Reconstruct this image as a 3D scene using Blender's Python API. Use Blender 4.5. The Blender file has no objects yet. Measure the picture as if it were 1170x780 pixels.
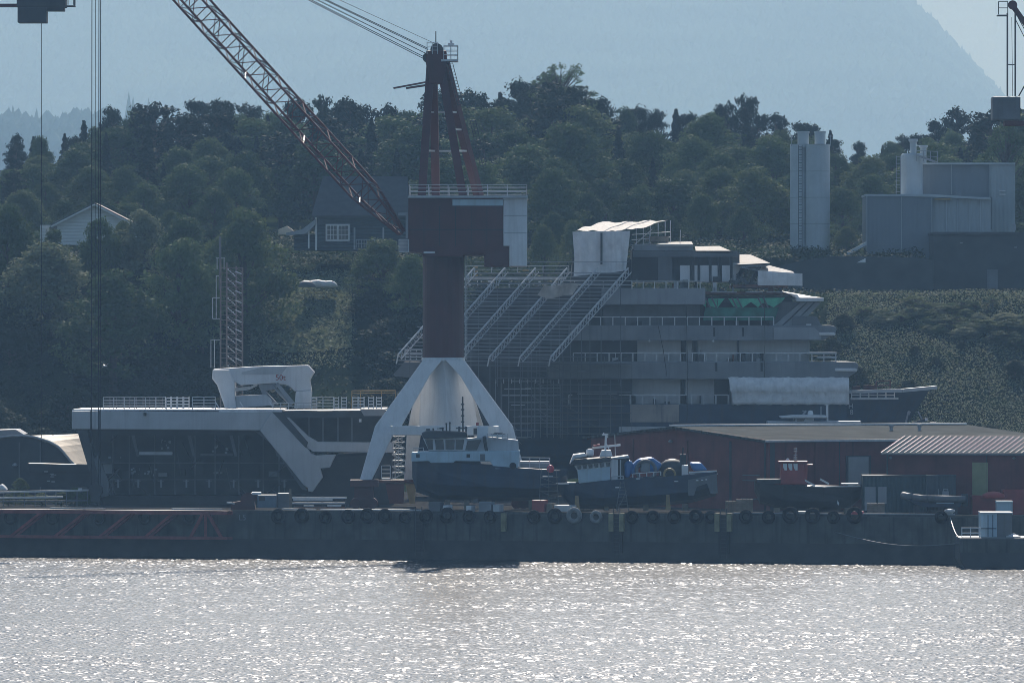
import bpy, bmesh, math, random
import numpy as np
from mathutils import Vector, Matrix, noise as mnoise
R = math.radians
random.seed(7); rng = np.random.default_rng(7)
scn = bpy.context.scene
col = scn.collection

# ------------------------------------------------------------------ camera, sky, sun, exposure
FPX, EYE, CY, CX = 9000.0, 16.33, 390.0, 585.0        # focal length in photo pixels, eye height over the water
cam = bpy.data.cameras.new('camera'); camo = bpy.data.objects.new('camera', cam); col.objects.link(camo)
cam.sensor_width = 36.0; cam.lens = 36.0 * FPX / 1170.0
cam.clip_start = 1.0; cam.clip_end = 60000.0
camo.location = (0, 0, EYE); camo.rotation_euler = (R(90), 0, 0)
scn.camera = camo
SUN_EL, SUN_AZ = 36.0, 1.0                             # degrees; azimuth measured from +Y (straight ahead) towards +X
w = bpy.data.worlds.new('World'); scn.world = w; w.use_nodes = True
nt = w.node_tree; bg = nt.nodes['Background']
sky = nt.nodes.new('ShaderNodeTexSky'); sky.sky_type = 'NISHITA'; sky.sun_disc = False
sky.sun_elevation = R(SUN_EL); sky.sun_rotation = R(SUN_AZ); sky.air_density = 1.0; sky.dust_density = 1.0; sky.ozone_density = 7.0
nt.links.new(sky.outputs[0], bg.inputs[0]); bg.inputs[1].default_value = 0.07
sd = bpy.data.lights.new('sun', 'SUN'); sun = bpy.data.objects.new('sun', sd); col.objects.link(sun)
sd.energy = 5.0; sd.angle = R(0.5); sd.color = (1.0, 0.99, 0.975)
_d = Vector((math.sin(R(SUN_AZ)) * math.cos(R(SUN_EL)), math.cos(R(SUN_AZ)) * math.cos(R(SUN_EL)), math.sin(R(SUN_EL))))
sun.rotation_euler = _d.to_track_quat('Z', 'Y').to_euler()
sun.location = _d * 300
vs = scn.view_settings
vs.view_transform = 'Standard'; vs.look = 'None'; vs.gamma = 1; vs.use_curve_mapping = False; vs.exposure = 0.42
scn.cycles.max_bounces = 5; scn.cycles.diffuse_bounces = 2; scn.cycles.glossy_bounces = 2
scn.cycles.transmission_bounces = 3; scn.cycles.volume_bounces = 1; scn.cycles.transparent_max_bounces = 8
scn.cycles.use_denoising = True; scn.cycles.use_adaptive_sampling = False; scn.cycles.filter_width = 0.85

# ------------------------------------------------------------------ helpers
def X(px, Y): return (px - CX) * Y / FPX
def Z(py, Y): return EYE - (py - CY) * Y / FPX
def at(px, py, Y): return Vector((X(px, Y), Y, Z(py, Y)))

def mat(name, c, rough=0.6, var=0.18, scale=1.2, metal=0.0, streak=0.0, c2=None, bump=0.0, spec=0.4, stripes=None):
    m = bpy.data.materials.new(name); m.use_nodes = True
    n = m.node_tree; b = n.nodes['Principled BSDF']
    b.inputs['Roughness'].default_value = rough; b.inputs['Metallic'].default_value = metal
    b.inputs['Specular IOR Level'].default_value = spec
    tc = n.nodes.new('ShaderNodeTexCoord')
    nz = n.nodes.new('ShaderNodeTexNoise'); nz.inputs['Scale'].default_value = scale; nz.inputs['Detail'].default_value = 6
    n.links.new(tc.outputs['Object'], nz.inputs['Vector'])
    cr = n.nodes.new('ShaderNodeValToRGB')
    lo = tuple(max(0, v * (1 - var)) for v in c); hi = tuple(min(1, v * (1 + var)) for v in c)
    cr.color_ramp.elements[0].position = 0.3; cr.color_ramp.elements[1].position = 0.7
    cr.color_ramp.elements[0].color = (*lo, 1); cr.color_ramp.elements[1].color = (*hi, 1)
    n.links.new(nz.outputs[0], cr.inputs[0])
    out = cr.outputs[0]
    if streak > 0:                                      # rain and rust streaks running down the surface
        mp = n.nodes.new('ShaderNodeMapping'); mp.inputs['Scale'].default_value = (3.0, 3.0, 0.22)
        n.links.new(tc.outputs['Object'], mp.inputs[0])
        n2 = n.nodes.new('ShaderNodeTexNoise'); n2.inputs['Scale'].default_value = 1.0; n2.inputs['Detail'].default_value = 8
        n.links.new(mp.outputs[0], n2.inputs['Vector'])
        r2 = n.nodes.new('ShaderNodeValToRGB'); r2.color_ramp.elements[0].position = 0.5; r2.color_ramp.elements[1].position = 0.72
        r2.color_ramp.elements[0].color = (0, 0, 0, 1); r2.color_ramp.elements[1].color = (streak, streak, streak, 1)
        n.links.new(n2.outputs[0], r2.inputs[0])
        mx = n.nodes.new('ShaderNodeMix'); mx.data_type = 'RGBA'
        n.links.new(r2.outputs[0], mx.inputs[0]); n.links.new(out, mx.inputs[6])
        mx.inputs[7].default_value = (*(c2 or (0.12, 0.08, 0.06)), 1)
        out = mx.outputs[2]
    if stripes:                                         # (axis vector, period in metres, darker factor): corrugation, planking
        ax, per, dk = stripes
        vm = n.nodes.new('ShaderNodeVectorMath'); vm.operation = 'DOT_PRODUCT'; vm.inputs[1].default_value = ax
        n.links.new(tc.outputs['Object'], vm.inputs[0])
        ml = n.nodes.new('ShaderNodeMath'); ml.operation = 'MULTIPLY'; ml.inputs[1].default_value = 2 * math.pi / per
        sn = n.nodes.new('ShaderNodeMath'); sn.operation = 'SINE'
        n.links.new(vm.outputs['Value'], ml.inputs[0]); n.links.new(ml.outputs[0], sn.inputs[0])
        bp = n.nodes.new('ShaderNodeBump'); bp.inputs['Strength'].default_value = dk; bp.inputs['Distance'].default_value = per * 0.16
        n.links.new(sn.outputs[0], bp.inputs['Height']); n.links.new(bp.outputs[0], b.inputs['Normal'])
    elif bump > 0:
        bp = n.nodes.new('ShaderNodeBump'); bp.inputs['Strength'].default_value = bump; bp.inputs['Distance'].default_value = 0.1
        n.links.new(nz.outputs[0], bp.inputs['Height']); n.links.new(bp.outputs[0], b.inputs['Normal'])
    n.links.new(out, b.inputs['Base Color'])
    return m

def leafmat(name, c, c2, trans=0.35):
    m = bpy.data.materials.new(name); m.use_nodes = True
    n = m.node_tree; b = n.nodes['Principled BSDF']; o = n.nodes['Material Output']
    b.inputs['Roughness'].default_value = 0.8; b.inputs['Specular IOR Level'].default_value = 0.08
    g = n.nodes.new('ShaderNodeNewGeometry'); oi = n.nodes.new('ShaderNodeObjectInfo')
    ad = n.nodes.new('ShaderNodeMath'); ad.operation = 'ADD'
    m1 = n.nodes.new('ShaderNodeMath'); m1.operation = 'MULTIPLY'; m1.inputs[1].default_value = 0.35
    m2 = n.nodes.new('ShaderNodeMath'); m2.operation = 'MULTIPLY'; m2.inputs[1].default_value = 0.65
    n.links.new(g.outputs['Random Per Island'], m1.inputs[0]); n.links.new(oi.outputs['Random'], m2.inputs[0])
    n.links.new(m1.outputs[0], ad.inputs[0]); n.links.new(m2.outputs[0], ad.inputs[1])
    cr = n.nodes.new('ShaderNodeValToRGB'); cr.color_ramp.elements[0].color = (*c, 1); cr.color_ramp.elements[1].color = (*c2, 1)
    n.links.new(ad.outputs[0], cr.inputs[0]); n.links.new(cr.outputs[0], b.inputs['Base Color'])
    tr = n.nodes.new('ShaderNodeBsdfTranslucent'); n.links.new(cr.outputs[0], tr.inputs[0])
    mx = n.nodes.new('ShaderNodeMixShader'); mx.inputs[0].default_value = trans
    n.links.new(b.outputs[0], mx.inputs[1]); n.links.new(tr.outputs[0], mx.inputs[2]); n.links.new(mx.outputs[0], o.inputs['Surface'])
    return m

class MB:
    """collects shapes in world coordinates and builds them as ONE mesh object"""
    def __init__(s): s.v = []; s.f = []
    def add(s, vs, fs):
        k = len(s.v); s.v += [tuple(p) for p in vs]; s.f += [tuple(i + k for i in f) for f in fs]; return s
    def box(s, x0, x1, y0, y1, z0, z1):
        return s.add([(x0,y0,z0),(x1,y0,z0),(x1,y1,z0),(x0,y1,z0),(x0,y0,z1),(x1,y0,z1),(x1,y1,z1),(x0,y1,z1)],
                     [(0,3,2,1),(4,5,6,7),(0,1,5,4),(1,2,6,5),(2,3,7,6),(3,0,4,7)])
    def pbox(s, px0, px1, py0, py1, Y, d):               # box whose front face covers these photo pixels at distance Y
        return s.box(X(px0, Y), X(px1, Y), Y, Y + d, Z(py1, Y), Z(py0, Y))
    def prism(s, pts, y0, y1, inset=0.0):                # outline in XZ pulled from y0 to y1
        n = len(pts)
        if sum(pts[i][0]*pts[(i+1)%n][1] - pts[(i+1)%n][0]*pts[i][1] for i in range(n)) < 0: pts = pts[::-1]
        vs = [(p[0], y0, p[1]) for p in pts] + [(p[0], y1, p[1]) for p in pts]
        fs = [tuple(range(n)), tuple(range(2*n-1, n-1, -1))] + [(i, i+n, (i+1)%n+n, (i+1)%n) for i in range(n)]
        return s.add(vs, fs)
    def pprism(s, pts, Y, d): return s.prism([(X(a, Y), Z(b, Y)) for a, b in pts], Y, Y + d)
    def frust(s, lo, hi):                                # two matching rings
        n = len(lo)
        return s.add(list(lo) + list(hi), [tuple(range(n-1,-1,-1)), tuple(range(n, 2*n))] + [(i, (i+1)%n, (i+1)%n+n, i+n) for i in range(n)])
    def bar(s, p, q, w, h=None):
        p = Vector(p); q = Vector(q); d = q - p
        if d.length < 1e-6: return s
        d.normalize(); h = h or w
        up = Vector((0,0,1)) if abs(d.z) < 0.95 else Vector((0,1,0))
        a = d.cross(up).normalized(); b = a.cross(d)
        r = [a*(w/2)+b*(h/2), a*(-w/2)+b*(h/2), a*(-w/2)+b*(-h/2), a*(w/2)+b*(-h/2)]
        return s.frust([p+k for k in r], [q+k for k in r])
    def tube(s, p, q, r0, r1=None, n=8):
        p = Vector(p); q = Vector(q); d = (q-p).normalized(); r1 = r0 if r1 is None else r1
        up = Vector((0,0,1)) if abs(d.z) < 0.95 else Vector((0,1,0))
        a = d.cross(up).normalized(); b = a.cross(d)
        c = [(math.cos(t*2*math.pi/n), math.sin(t*2*math.pi/n)) for t in range(n)]
        return s.frust([p+a*(x*r0)+b*(y*r0) for x,y in c], [q+a*(x*r1)+b*(y*r1) for x,y in c])
    def path(s, pts, r, n=6):
        for a, b in zip(pts[:-1], pts[1:]): s.tube(a, b, r, r, n)
        return s
    def lathe(s, c, prof, n=20):                          # profile [(r,z)...] about the vertical through c
        vs = []
        for r, z in prof:
            for t in range(n): vs.append((c[0]+r*math.cos(2*math.pi*t/n), c[1]+r*math.sin(2*math.pi*t/n), c[2]+z))
        fs = [(j*n+i, j*n+(i+1)%n, (j+1)*n+(i+1)%n, (j+1)*n+i) for j in range(len(prof)-1) for i in range(n)]
        fs += [tuple(range(n-1,-1,-1)), tuple(range((len(prof)-1)*n, len(prof)*n))]
        return s.add(vs, fs)
    def torus(s, c, R0, r, axis='Y', n=18, m=8):
        vs = []
        for i in range(n):
            a = 2*math.pi*i/n
            for j in range(m):
                b = 2*math.pi*j/m; q = R0 + r*math.cos(b); u, v, wv = q*math.cos(a), q*math.sin(a), r*math.sin(b)
                vs.append((c[0]+u, c[1]+wv, c[2]+v) if axis == 'Y' else (c[0]+u, c[1]+v, c[2]+wv))
        return s.add(vs, [(i*m+j, ((i+1)%n)*m+j, ((i+1)%n)*m+(j+1)%m, i*m+(j+1)%m) for i in range(n) for j in range(m)])
    def sheet(s, P):                                      # grid of points P[i][j]
        n, m = len(P), len(P[0])
        return s.add([p for r in P for p in r], [(i*m+j, i*m+j+1, (i+1)*m+j+1, (i+1)*m+j) for i in range(n-1) for j in range(m-1)])
    def rail(s, pts, h=1.05, wires=3, step=1.5, r=0.035):
        """posts and wires along a polyline at deck level"""
        for a, b in zip(pts[:-1], pts[1:]):
            a = Vector(a); b = Vector(b); L = (b-a).length; k = max(1, int(round(L/step)))
            for i in range(k+1):
                p = a.lerp(b, i/k); s.bar(p, p+Vector((0,0,h)), r*2)
            for wv in range(wires):
                o = Vector((0,0,h*(wv+1)/wires)); s.bar(a+o, b+o, r*1.7)
        return s
    def build(s, name, m, parent=None, smooth=False, bevel=0.0):
        me = bpy.data.meshes.new(name)
        o0 = parent.get('_o', None) if parent is not None else None
        if o0 is not None: off = Vector(o0)
        elif parent is None:
            a = np.array(s.v); off = Vector(((a[:,0].min()+a[:,0].max())/2, (a[:,1].min()+a[:,1].max())/2, a[:,2].min()))
        else: off = Vector((0,0,0))
        me.from_pydata([(p[0]-off.x, p[1]-off.y, p[2]-off.z) for p in s.v], [], s.f); me.materials.append(m)
        bm = bmesh.new(); bm.from_mesh(me); bmesh.ops.recalc_face_normals(bm, faces=bm.faces); bm.to_mesh(me); bm.free()
        if smooth: me.shade_smooth()
        ob = bpy.data.objects.new(name, me); col.objects.link(ob)
        if parent is not None: ob.parent = parent
        else: ob.location = off
        ob['_o'] = tuple(off)
        if bevel > 0:
            bv = ob.modifiers.new('bevel', 'BEVEL'); bv.width = bevel; bv.segments = 2; bv.limit_method = 'ANGLE'
        return ob

def tag(o, label=None, cat=None, group=None, kind=None):
    for k, v in (('label', label), ('category', cat), ('group', group), ('kind', kind)):
        if v: o[k] = v
    return o
def thing(name, label, cat, loc, group=None):
    o = bpy.data.objects.new(name, None); col.objects.link(o); o.location = loc; o.empty_display_size = 0.5
    o['_o'] = tuple(loc); return tag(o, label, cat, group)
def kids(o): return [c for c in bpy.data.objects if c.parent == o]
def copy_tree(o, loc=None, rz=None, sc=None, label=None, parent=None):
    c = o.copy(); col.objects.link(c); c.parent = parent
    if loc is not None: c.location = loc
    if rz is not None: c.rotation_euler = (0, 0, rz)
    if sc is not None: c.scale = sc
    if label: c['label'] = label
    for ch in KIDS.get(o.name, None) or kids(o): copy_tree(ch, parent=c)
    return c
KIDS = {}
def text(body, size, loc, m, parent, name='lettering', rotz=0.0, extr=0.01):
    cu = bpy.data.curves.new(name, 'FONT'); cu.body = body; cu.size = size; cu.extrude = extr; cu.align_x = 'CENTER'; cu.align_y = 'CENTER'
    cu.materials.append(m)
    tmp = bpy.data.objects.new('tmp', cu); col.objects.link(tmp); dg = bpy.context.evaluated_depsgraph_get()
    me = bpy.data.meshes.new_from_object(tmp.evaluated_get(dg)); bpy.data.objects.remove(tmp); bpy.data.curves.remove(cu)
    o = bpy.data.objects.new(name, me); col.objects.link(o); o.rotation_euler = (R(90), 0, rotz)
    off = Vector(parent['_o']); o.location = Vector(loc) - off; o.parent = parent; return o
# ------------------------------------------------------------------ materials of the land
M = {}
M['quay'] = mat('quay_concrete', (0.085,0.09,0.085), 0.95, 0.35, 0.8, spec=0.1, streak=0.75, c2=(0.025,0.027,0.025))
M['quay_dark'] = mat('wet_quay', (0.035,0.038,0.04), 0.6, 0.4, 0.9)
M['yard'] = mat('yard_asphalt', (0.05,0.05,0.049), 1.0, 0.4, 0.3, spec=0.0)
M['grass'] = mat('meadow', (0.018,0.028,0.012), 1.0, 0.55, 0.25, spec=0.0)
M['rock'] = mat('mountain_ground', (0.02,0.03,0.016), 1.0, 0.5, 0.01, spec=0.0)
M['farwood'] = mat('far_forest', (0.10,0.12,0.08), 1.0, 0.97, 0.0032, spec=0.0)  # wide colour patches stand in for sunlit and shaded relief
M['bark'] = mat('bark', (0.06,0.045,0.035), 0.9, 0.3, 3)
M['leaf_a'] = leafmat('broad_leaf', (0.024,0.05,0.018), (0.115,0.165,0.065), 0.18)
M['leaf_b'] = leafmat('pale_leaf', (0.10,0.13,0.07), (0.27,0.29,0.19), 0.25)
M['leaf_c'] = leafmat('needle', (0.010,0.020,0.013), (0.024,0.038,0.020), 0.1)
M['leaf_e'] = leafmat('undergrowth_leaf', (0.014,0.026,0.010), (0.038,0.052,0.022), 0.12)
M['leaf_d'] = leafmat('bush_leaf', (0.045,0.08,0.03), (0.13,0.165,0.07), 0.22)

# ------------------------------------------------------------------ water
def make_water():
    m = bpy.data.materials.new('fjord_water'); m.use_nodes = True
    b = m.node_tree.nodes['Principled BSDF']
    b.inputs['Base Color'].default_value = (0.012,0.022,0.028,1); b.inputs['Roughness'].default_value = 0.195; b.inputs['IOR'].default_value = 1.333
    us = np.concatenate([[-6,-2,-.6,-.2,-.09], np.linspace(-.069,.069,1150), [.09,.2,.6,2,6]])   # a fan of columns, finest where the swell is seen
    ys = np.concatenate([[-180,0,150,260,320,345], np.linspace(352,612,1500), [640,720,1500,4000,9000,24000]])
    gy = np.repeat(ys[:,None], len(us), 1); gx = us[None,:]*np.clip(gy, 340, 700)
    gx[:,0] = -6700; gx[:,-1] = 6700
    z = np.zeros_like(gx); rg = np.random.default_rng(3)
    for i in range(110):
        lam = 0.15 * (8.0 ** rg.random()); k = 2*math.pi/lam
        th = rg.normal(R(86), R(46)); ph = rg.random()*6.283
        a = 0.0038 * lam ** 0.76
        z += a*np.sin(k*(gx*math.cos(th) + gy*math.sin(th)) + ph + 0.6*np.sin(gx*0.31+gy*0.13+i))
    gust = 0.88 + 0.16*np.sin(gx*0.021+gy*0.05+1.0)*np.sin(gy*0.083+0.4) + 0.1*np.sin(gx*0.06-gy*0.21)*np.sin(gy*.037+gx*.04) + 0.08*np.sin(gy*0.61+gx*.05)*np.sin(gx*.11+gy*.02)
    fade = np.clip((0.0695-np.abs(gx/np.clip(gy,340,700)))/.004,0,1)*np.clip((gy-350)/6,0,1)*np.clip((616-gy)/6,0,1)
    z *= gust*fade
    n, mm = gx.shape
    me = bpy.data.meshes.new('water')
    idx = np.arange(n*mm).reshape(n,mm)
    q = np.stack([idx[:-1,:-1], idx[:-1,1:], idx[1:,1:], idx[1:,:-1]], -1).reshape(-1,4)
    me.vertices.add(n*mm); me.vertices.foreach_set('co', np.stack([gx,gy,z],-1).ravel())
    me.loops.add(q.size); me.loops.foreach_set('vertex_index', q.ravel().astype(np.int32))
    me.polygons.add(len(q)); me.polygons.foreach_set('loop_start', (np.arange(len(q))*4).astype(np.int32))
    me.polygons.foreach_set('use_smooth', np.ones(len(q), dtype=bool))
    me.update(calc_edges=True); me.materials.append(m)
    o = bpy.data.objects.new('water', me); col.objects.link(o); tag(o, kind='structure')
make_water()

# ------------------------------------------------------------------ quay, yard, terrain
QH = 3.44
def qy(x): return 589.0 - 0.338*x                        # the quay's front edge, a line that nears us to the right
def on_quay(px, back):                                    # point on the yard a given distance behind the edge, seen at px
    Y = 590.0
    for _ in range(8): Y = qy(X(px, Y)) + back
    return Vector((X(px, Y), Y, QH))
mb = MB(); xs = [-160, 160]
mb.add([(-160,qy(-160)+.0,-2.5),(160,qy(160),-2.5),(160,qy(160),QH-0.9),(-160,qy(-160),QH-0.9),
        (-160,qy(-160)+1.4,-2.5),(160,qy(160)+1.4,-2.5),(160,qy(160)+1.4,QH-0.9),(-160,qy(-160)+1.4,QH-0.9)],
       [(0,1,2,3),(7,6,5,4),(3,2,6,7),(0,4,5,1),(0,3,7,4),(1,5,6,2)])
tag(mb.build('quay_wall', M['quay_dark']), kind='structure')
mb = MB()
mb.add([(-160,qy(-160)-.12,QH-2.0),(160,qy(160)-.12,QH-2.0),(160,qy(160)-.12,QH),(-160,qy(-160)-.12,QH),
        (-160,qy(-160)+2,QH-2.0),(160,qy(160)+2,QH-2.0),(160,qy(160)+2,QH),(-160,qy(-160)+2,QH)],
       [(0,1,2,3),(7,6,5,4),(3,2,6,7),(0,4,5,1),(0,3,7,4),(1,5,6,2)])
tag(mb.build('quay_cap', M['quay']), kind='structure')
mb = MB(); mb.add([(-160,qy(-160)+1.9,QH-.004),(160,qy(160)+1.9,QH-.004),(160,700,QH-.004),(-160,700,QH-.004)], [(0,1,2,3)])
tag(mb.build('yard', M['yard']), kind='structure')

PY = [640,676,690,712,728,742,770,800,880,920,1000,1150,1300]
PZ = [3.3,3.3,6.5,15.5,21,23.8,25.5,27,32,33,28,5,-6]
def ground(x, y):
    z = float(np.interp(y, PY, PZ))
    k = min(1, max(0, (y-680)/30))
    if x > 20 and y > 715:                                # terrace for the silos and the grey blocks
        z = min(z, 20.7) if (y < 747 or x > 39.5) and y < 776 else z
    z += k*(1.1*mnoise.noise((x*.045, y*.045, 1.7)) * (0.3 if x > 20 and y > 715 else 1) + 0.4*mnoise.noise((x*.17, y*.17, 5.1)))
    edge = max(0, abs(x)-150)/150
    return z - k*edge*edge*14
def make_terrain():
    xs = np.concatenate([np.linspace(-420,-90,20), np.arange(-84,85,2.0), np.linspace(90,420,20)]); ys = np.concatenate([np.arange(672,780,2.0), np.arange(780,960,6), np.arange(960,1310,25)])
    P = [[(x, y, ground(x, y)) for x in xs] for y in ys]
    mb = MB().sheet(P); tag(mb.build('hillside', M['grass'], smooth=True), kind='structure')
make_terrain()

# ------------------------------------------------------------------ far hills and mountains
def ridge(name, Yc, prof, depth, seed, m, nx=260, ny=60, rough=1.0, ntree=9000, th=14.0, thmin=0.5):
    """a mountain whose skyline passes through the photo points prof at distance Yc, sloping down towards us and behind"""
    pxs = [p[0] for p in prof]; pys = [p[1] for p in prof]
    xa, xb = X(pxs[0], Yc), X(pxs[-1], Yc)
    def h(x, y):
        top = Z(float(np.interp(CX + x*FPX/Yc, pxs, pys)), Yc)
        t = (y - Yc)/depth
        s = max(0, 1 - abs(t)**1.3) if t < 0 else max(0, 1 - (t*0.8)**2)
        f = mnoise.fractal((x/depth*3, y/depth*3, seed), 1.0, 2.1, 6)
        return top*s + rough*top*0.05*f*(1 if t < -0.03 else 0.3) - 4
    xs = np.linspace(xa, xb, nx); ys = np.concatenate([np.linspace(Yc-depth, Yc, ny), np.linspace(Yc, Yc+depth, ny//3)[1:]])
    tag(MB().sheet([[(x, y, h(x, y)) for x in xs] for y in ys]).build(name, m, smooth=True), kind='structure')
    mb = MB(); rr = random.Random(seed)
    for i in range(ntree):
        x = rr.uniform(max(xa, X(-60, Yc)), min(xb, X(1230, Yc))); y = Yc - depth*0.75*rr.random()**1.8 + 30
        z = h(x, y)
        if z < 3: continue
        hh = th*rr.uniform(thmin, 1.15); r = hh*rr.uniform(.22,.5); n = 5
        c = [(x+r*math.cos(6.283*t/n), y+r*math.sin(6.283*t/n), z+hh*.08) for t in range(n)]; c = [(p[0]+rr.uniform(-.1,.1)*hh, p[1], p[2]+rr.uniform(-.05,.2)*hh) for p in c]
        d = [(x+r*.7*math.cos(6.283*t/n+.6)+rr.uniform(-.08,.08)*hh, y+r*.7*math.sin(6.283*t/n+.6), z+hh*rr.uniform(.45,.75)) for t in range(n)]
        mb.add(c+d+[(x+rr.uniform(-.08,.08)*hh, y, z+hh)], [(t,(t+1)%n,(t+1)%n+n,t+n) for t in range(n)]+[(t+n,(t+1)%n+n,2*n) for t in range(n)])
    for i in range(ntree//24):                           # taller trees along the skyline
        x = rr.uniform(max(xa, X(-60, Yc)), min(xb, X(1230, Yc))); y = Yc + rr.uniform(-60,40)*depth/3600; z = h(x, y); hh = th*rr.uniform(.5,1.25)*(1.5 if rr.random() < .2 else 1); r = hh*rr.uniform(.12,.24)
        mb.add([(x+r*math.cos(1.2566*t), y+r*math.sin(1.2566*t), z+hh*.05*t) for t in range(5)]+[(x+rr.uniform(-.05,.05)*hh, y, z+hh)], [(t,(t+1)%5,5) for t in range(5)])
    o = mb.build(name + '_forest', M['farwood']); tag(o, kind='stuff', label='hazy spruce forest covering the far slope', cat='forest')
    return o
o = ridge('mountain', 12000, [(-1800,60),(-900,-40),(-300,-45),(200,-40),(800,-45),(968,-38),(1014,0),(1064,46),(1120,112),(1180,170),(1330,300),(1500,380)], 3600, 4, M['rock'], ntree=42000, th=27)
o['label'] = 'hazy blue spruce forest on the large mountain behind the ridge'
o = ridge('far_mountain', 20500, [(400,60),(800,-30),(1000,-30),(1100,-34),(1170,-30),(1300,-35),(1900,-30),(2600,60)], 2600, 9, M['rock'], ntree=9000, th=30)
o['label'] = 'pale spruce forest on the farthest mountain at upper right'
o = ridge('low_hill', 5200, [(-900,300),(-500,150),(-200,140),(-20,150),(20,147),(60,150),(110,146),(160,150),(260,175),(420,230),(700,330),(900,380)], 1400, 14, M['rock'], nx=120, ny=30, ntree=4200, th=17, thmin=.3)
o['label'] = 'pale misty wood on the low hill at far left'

# ------------------------------------------------------------------ trees
def leaf_quads(cent, nrm, size, rr):
    """small bent leaf sprays: arrays of centres and outward directions -> one mesh"""
    n = len(cent)
    a = rr.normal(size=(n,3)); a -= (a*nrm).sum(1,keepdims=True)*nrm*0.8; a /= np.linalg.norm(a,axis=1,keepdims=True)
    b = np.cross(nrm, a) + rr.normal(size=(n,3))*0.35; b /= np.linalg.norm(b,axis=1,keepdims=True)
    s = (size*rr.uniform(.55,1.35,n))[:,None]
    v = np.stack([cent-a*s*.5, cent+b*s*.3, cent+a*s*.5, cent-b*s*.3], 1)
    return v.reshape(-1,3)
def leaf_mesh(name, v, m):
    n = len(v)//4; me = bpy.data.meshes.new(name)
    me.vertices.add(len(v)); me.vertices.foreach_set('co', v.ravel())
    me.loops.add(n*4); me.loops.foreach_set('vertex_index', np.arange(n*4, dtype=np.int32))
    me.polygons.add(n); me.polygons.foreach_set('loop_start', (np.arange(n)*4).astype(np.int32))
    me.update(calc_edges=True); me.materials.append(m); return me
def blob_leaves(clumps, per, size, rr, fill=0.25, jit=.16):
    """clumps: (centre, radii) ellipsoids; leaves near their surface"""
    C, N = [], []
    for c, r in clumps:
        k = int(per*(r[0]*r[1]+r[1]*r[2]+r[0]*r[2])/3*4)
        d = rr.normal(size=(k,3)); d /= np.linalg.norm(d,axis=1,keepdims=True)
        t = np.where(rr.random(k) < fill, rr.random(k)**.5, rr.normal(1.0,jit,k))[:,None]
        C.append(np.array(c)+d*np.array(r)*t); N.append(d+rr.normal(size=(k,3))*.4)
    C = np.concatenate(C); N = np.concatenate(N); N /= np.linalg.norm(N,axis=1,keepdims=True)
    return leaf_quads(C, N, size, rr)
def proto_tree(kind, seed):
    """unit tree: height 1 m tall scaled 10 (z 0..10); returns crown mesh, trunk mesh"""
    rr = np.random.default_rng(seed); tb = MB(); cl = []
    if kind == 'broad':
        tb.tube((0,0,-.6),(0.1,0,4.5),.28,.17,7); tb.tube((0.1,0,4.5),(0,.1,8.4),.17,.05,6)
        for i in range(110):
            u = rr.random()**.9; zc = .9+8.0*u; rad = 3.3*math.sin(math.pi*min(1,(.24+.74*u)))**.7
            a = rr.random()*6.283; d = rad*rr.random()**.4*.92
            s = rr.uniform(.35,.85); cl.append(((d*math.cos(a), d*math.sin(a), zc), (s*1.1,s*1.1,s*.8)))
            if i % 8 == 0: tb.tube((0.05,0,max(1.8,zc-2)), (d*.8*math.cos(a), d*.8*math.sin(a), zc-.2), .09, .03, 5)
        v = blob_leaves(cl, 70, .30, rr, .12, .18)
    elif kind == 'pine':
        tb.tube((0,0,-.6),(.1,.1,9.6),.22,.05,7)
        for i in range(80):
            zc = 1.6+8.0*rr.random(); rad = (2.7-.2*(zc-1.6))*rr.uniform(.4,1.05); a = rr.random()*6.283
            p = (rad*math.cos(a), rad*math.sin(a), zc+.15); tb.tube((0.05,0.05,zc-.55), p, .06, .02, 5)
            s = rr.uniform(.4,.8); cl.append((p, (s*1.1,s*1.1,s*.6)))
        cl.append(((.1,.1,9.6),(.45,.45,.75)))
        v = blob_leaves(cl, 62, .32, rr, .25, .2)
        k = rr.integers(0,len(v)//4,500); v = v.reshape(-1,4,3); v[k,:,2] += rr.random(500)[:,None]*.45; v = v.reshape(-1,3)
    elif kind == 'spruce':
        tb.tube((0,0,-.5),(0,0,9.9),.2,.03,7); C=[]; N=[]
        for i in range(2600):
            u = rr.random()**.75; zc = 1.2+8.7*u; rad = 2.0*(1-u)**.85+.06
            lay = 0.5+.5*math.sin(zc*7.0); rad *= .55+.45*lay
            a = rr.random()*6.283; d = rad*rr.random()**.4
            C.append((d*math.cos(a), d*math.sin(a), zc-.25*d)); N.append((math.cos(a)*.5, math.sin(a)*.5, .8))
        N = np.array(N)+rr.normal(size=(2600,3))*.4; N /= np.linalg.norm(N,axis=1,keepdims=True)
        v = leaf_quads(np.array(C), N, .33, rr)
    else:                                                # open: loose crown with sky showing between the limbs
        tb.tube((0,0,-.6),(0,0,4.2),.3,.2,7)
        for i in range(60):
            a = rr.random()*6.283; u = rr.random(); zc = 3.6+6.0*u; d = 3.6*math.sin(math.pi*(.2+.68*u))*rr.uniform(.3,1)
            p = (d*math.cos(a), d*math.sin(a), zc); tb.tube((0,0,max(2.5,zc-2.6)), p, .1, .03, 5)
            s = rr.uniform(.3,.7); cl.append((p, (s,s,s*.75)))
        v = blob_leaves(cl, 60, .25, rr, .4)
    return v, tb
LM = {'broad': 'leaf_a', 'pine': 'leaf_c', 'spruce': 'leaf_c', 'open': 'leaf_a'}
PROTO = {}
def get_proto(kind, i, leaf=None):
    key = (kind, i, leaf)
    if key not in PROTO:
        v, tb = proto_tree(kind, 100+17*i+len(kind))
        cm = leaf_mesh('crown', v, M[leaf or LM[kind]])
        tm = bpy.data.meshes.new('trunk'); tm.from_pydata([tuple(p) for p in tb.v], [], tb.f); tm.materials.append(M['bark'])
        PROTO[key] = (cm, tm)
    return PROTO[key]
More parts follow.
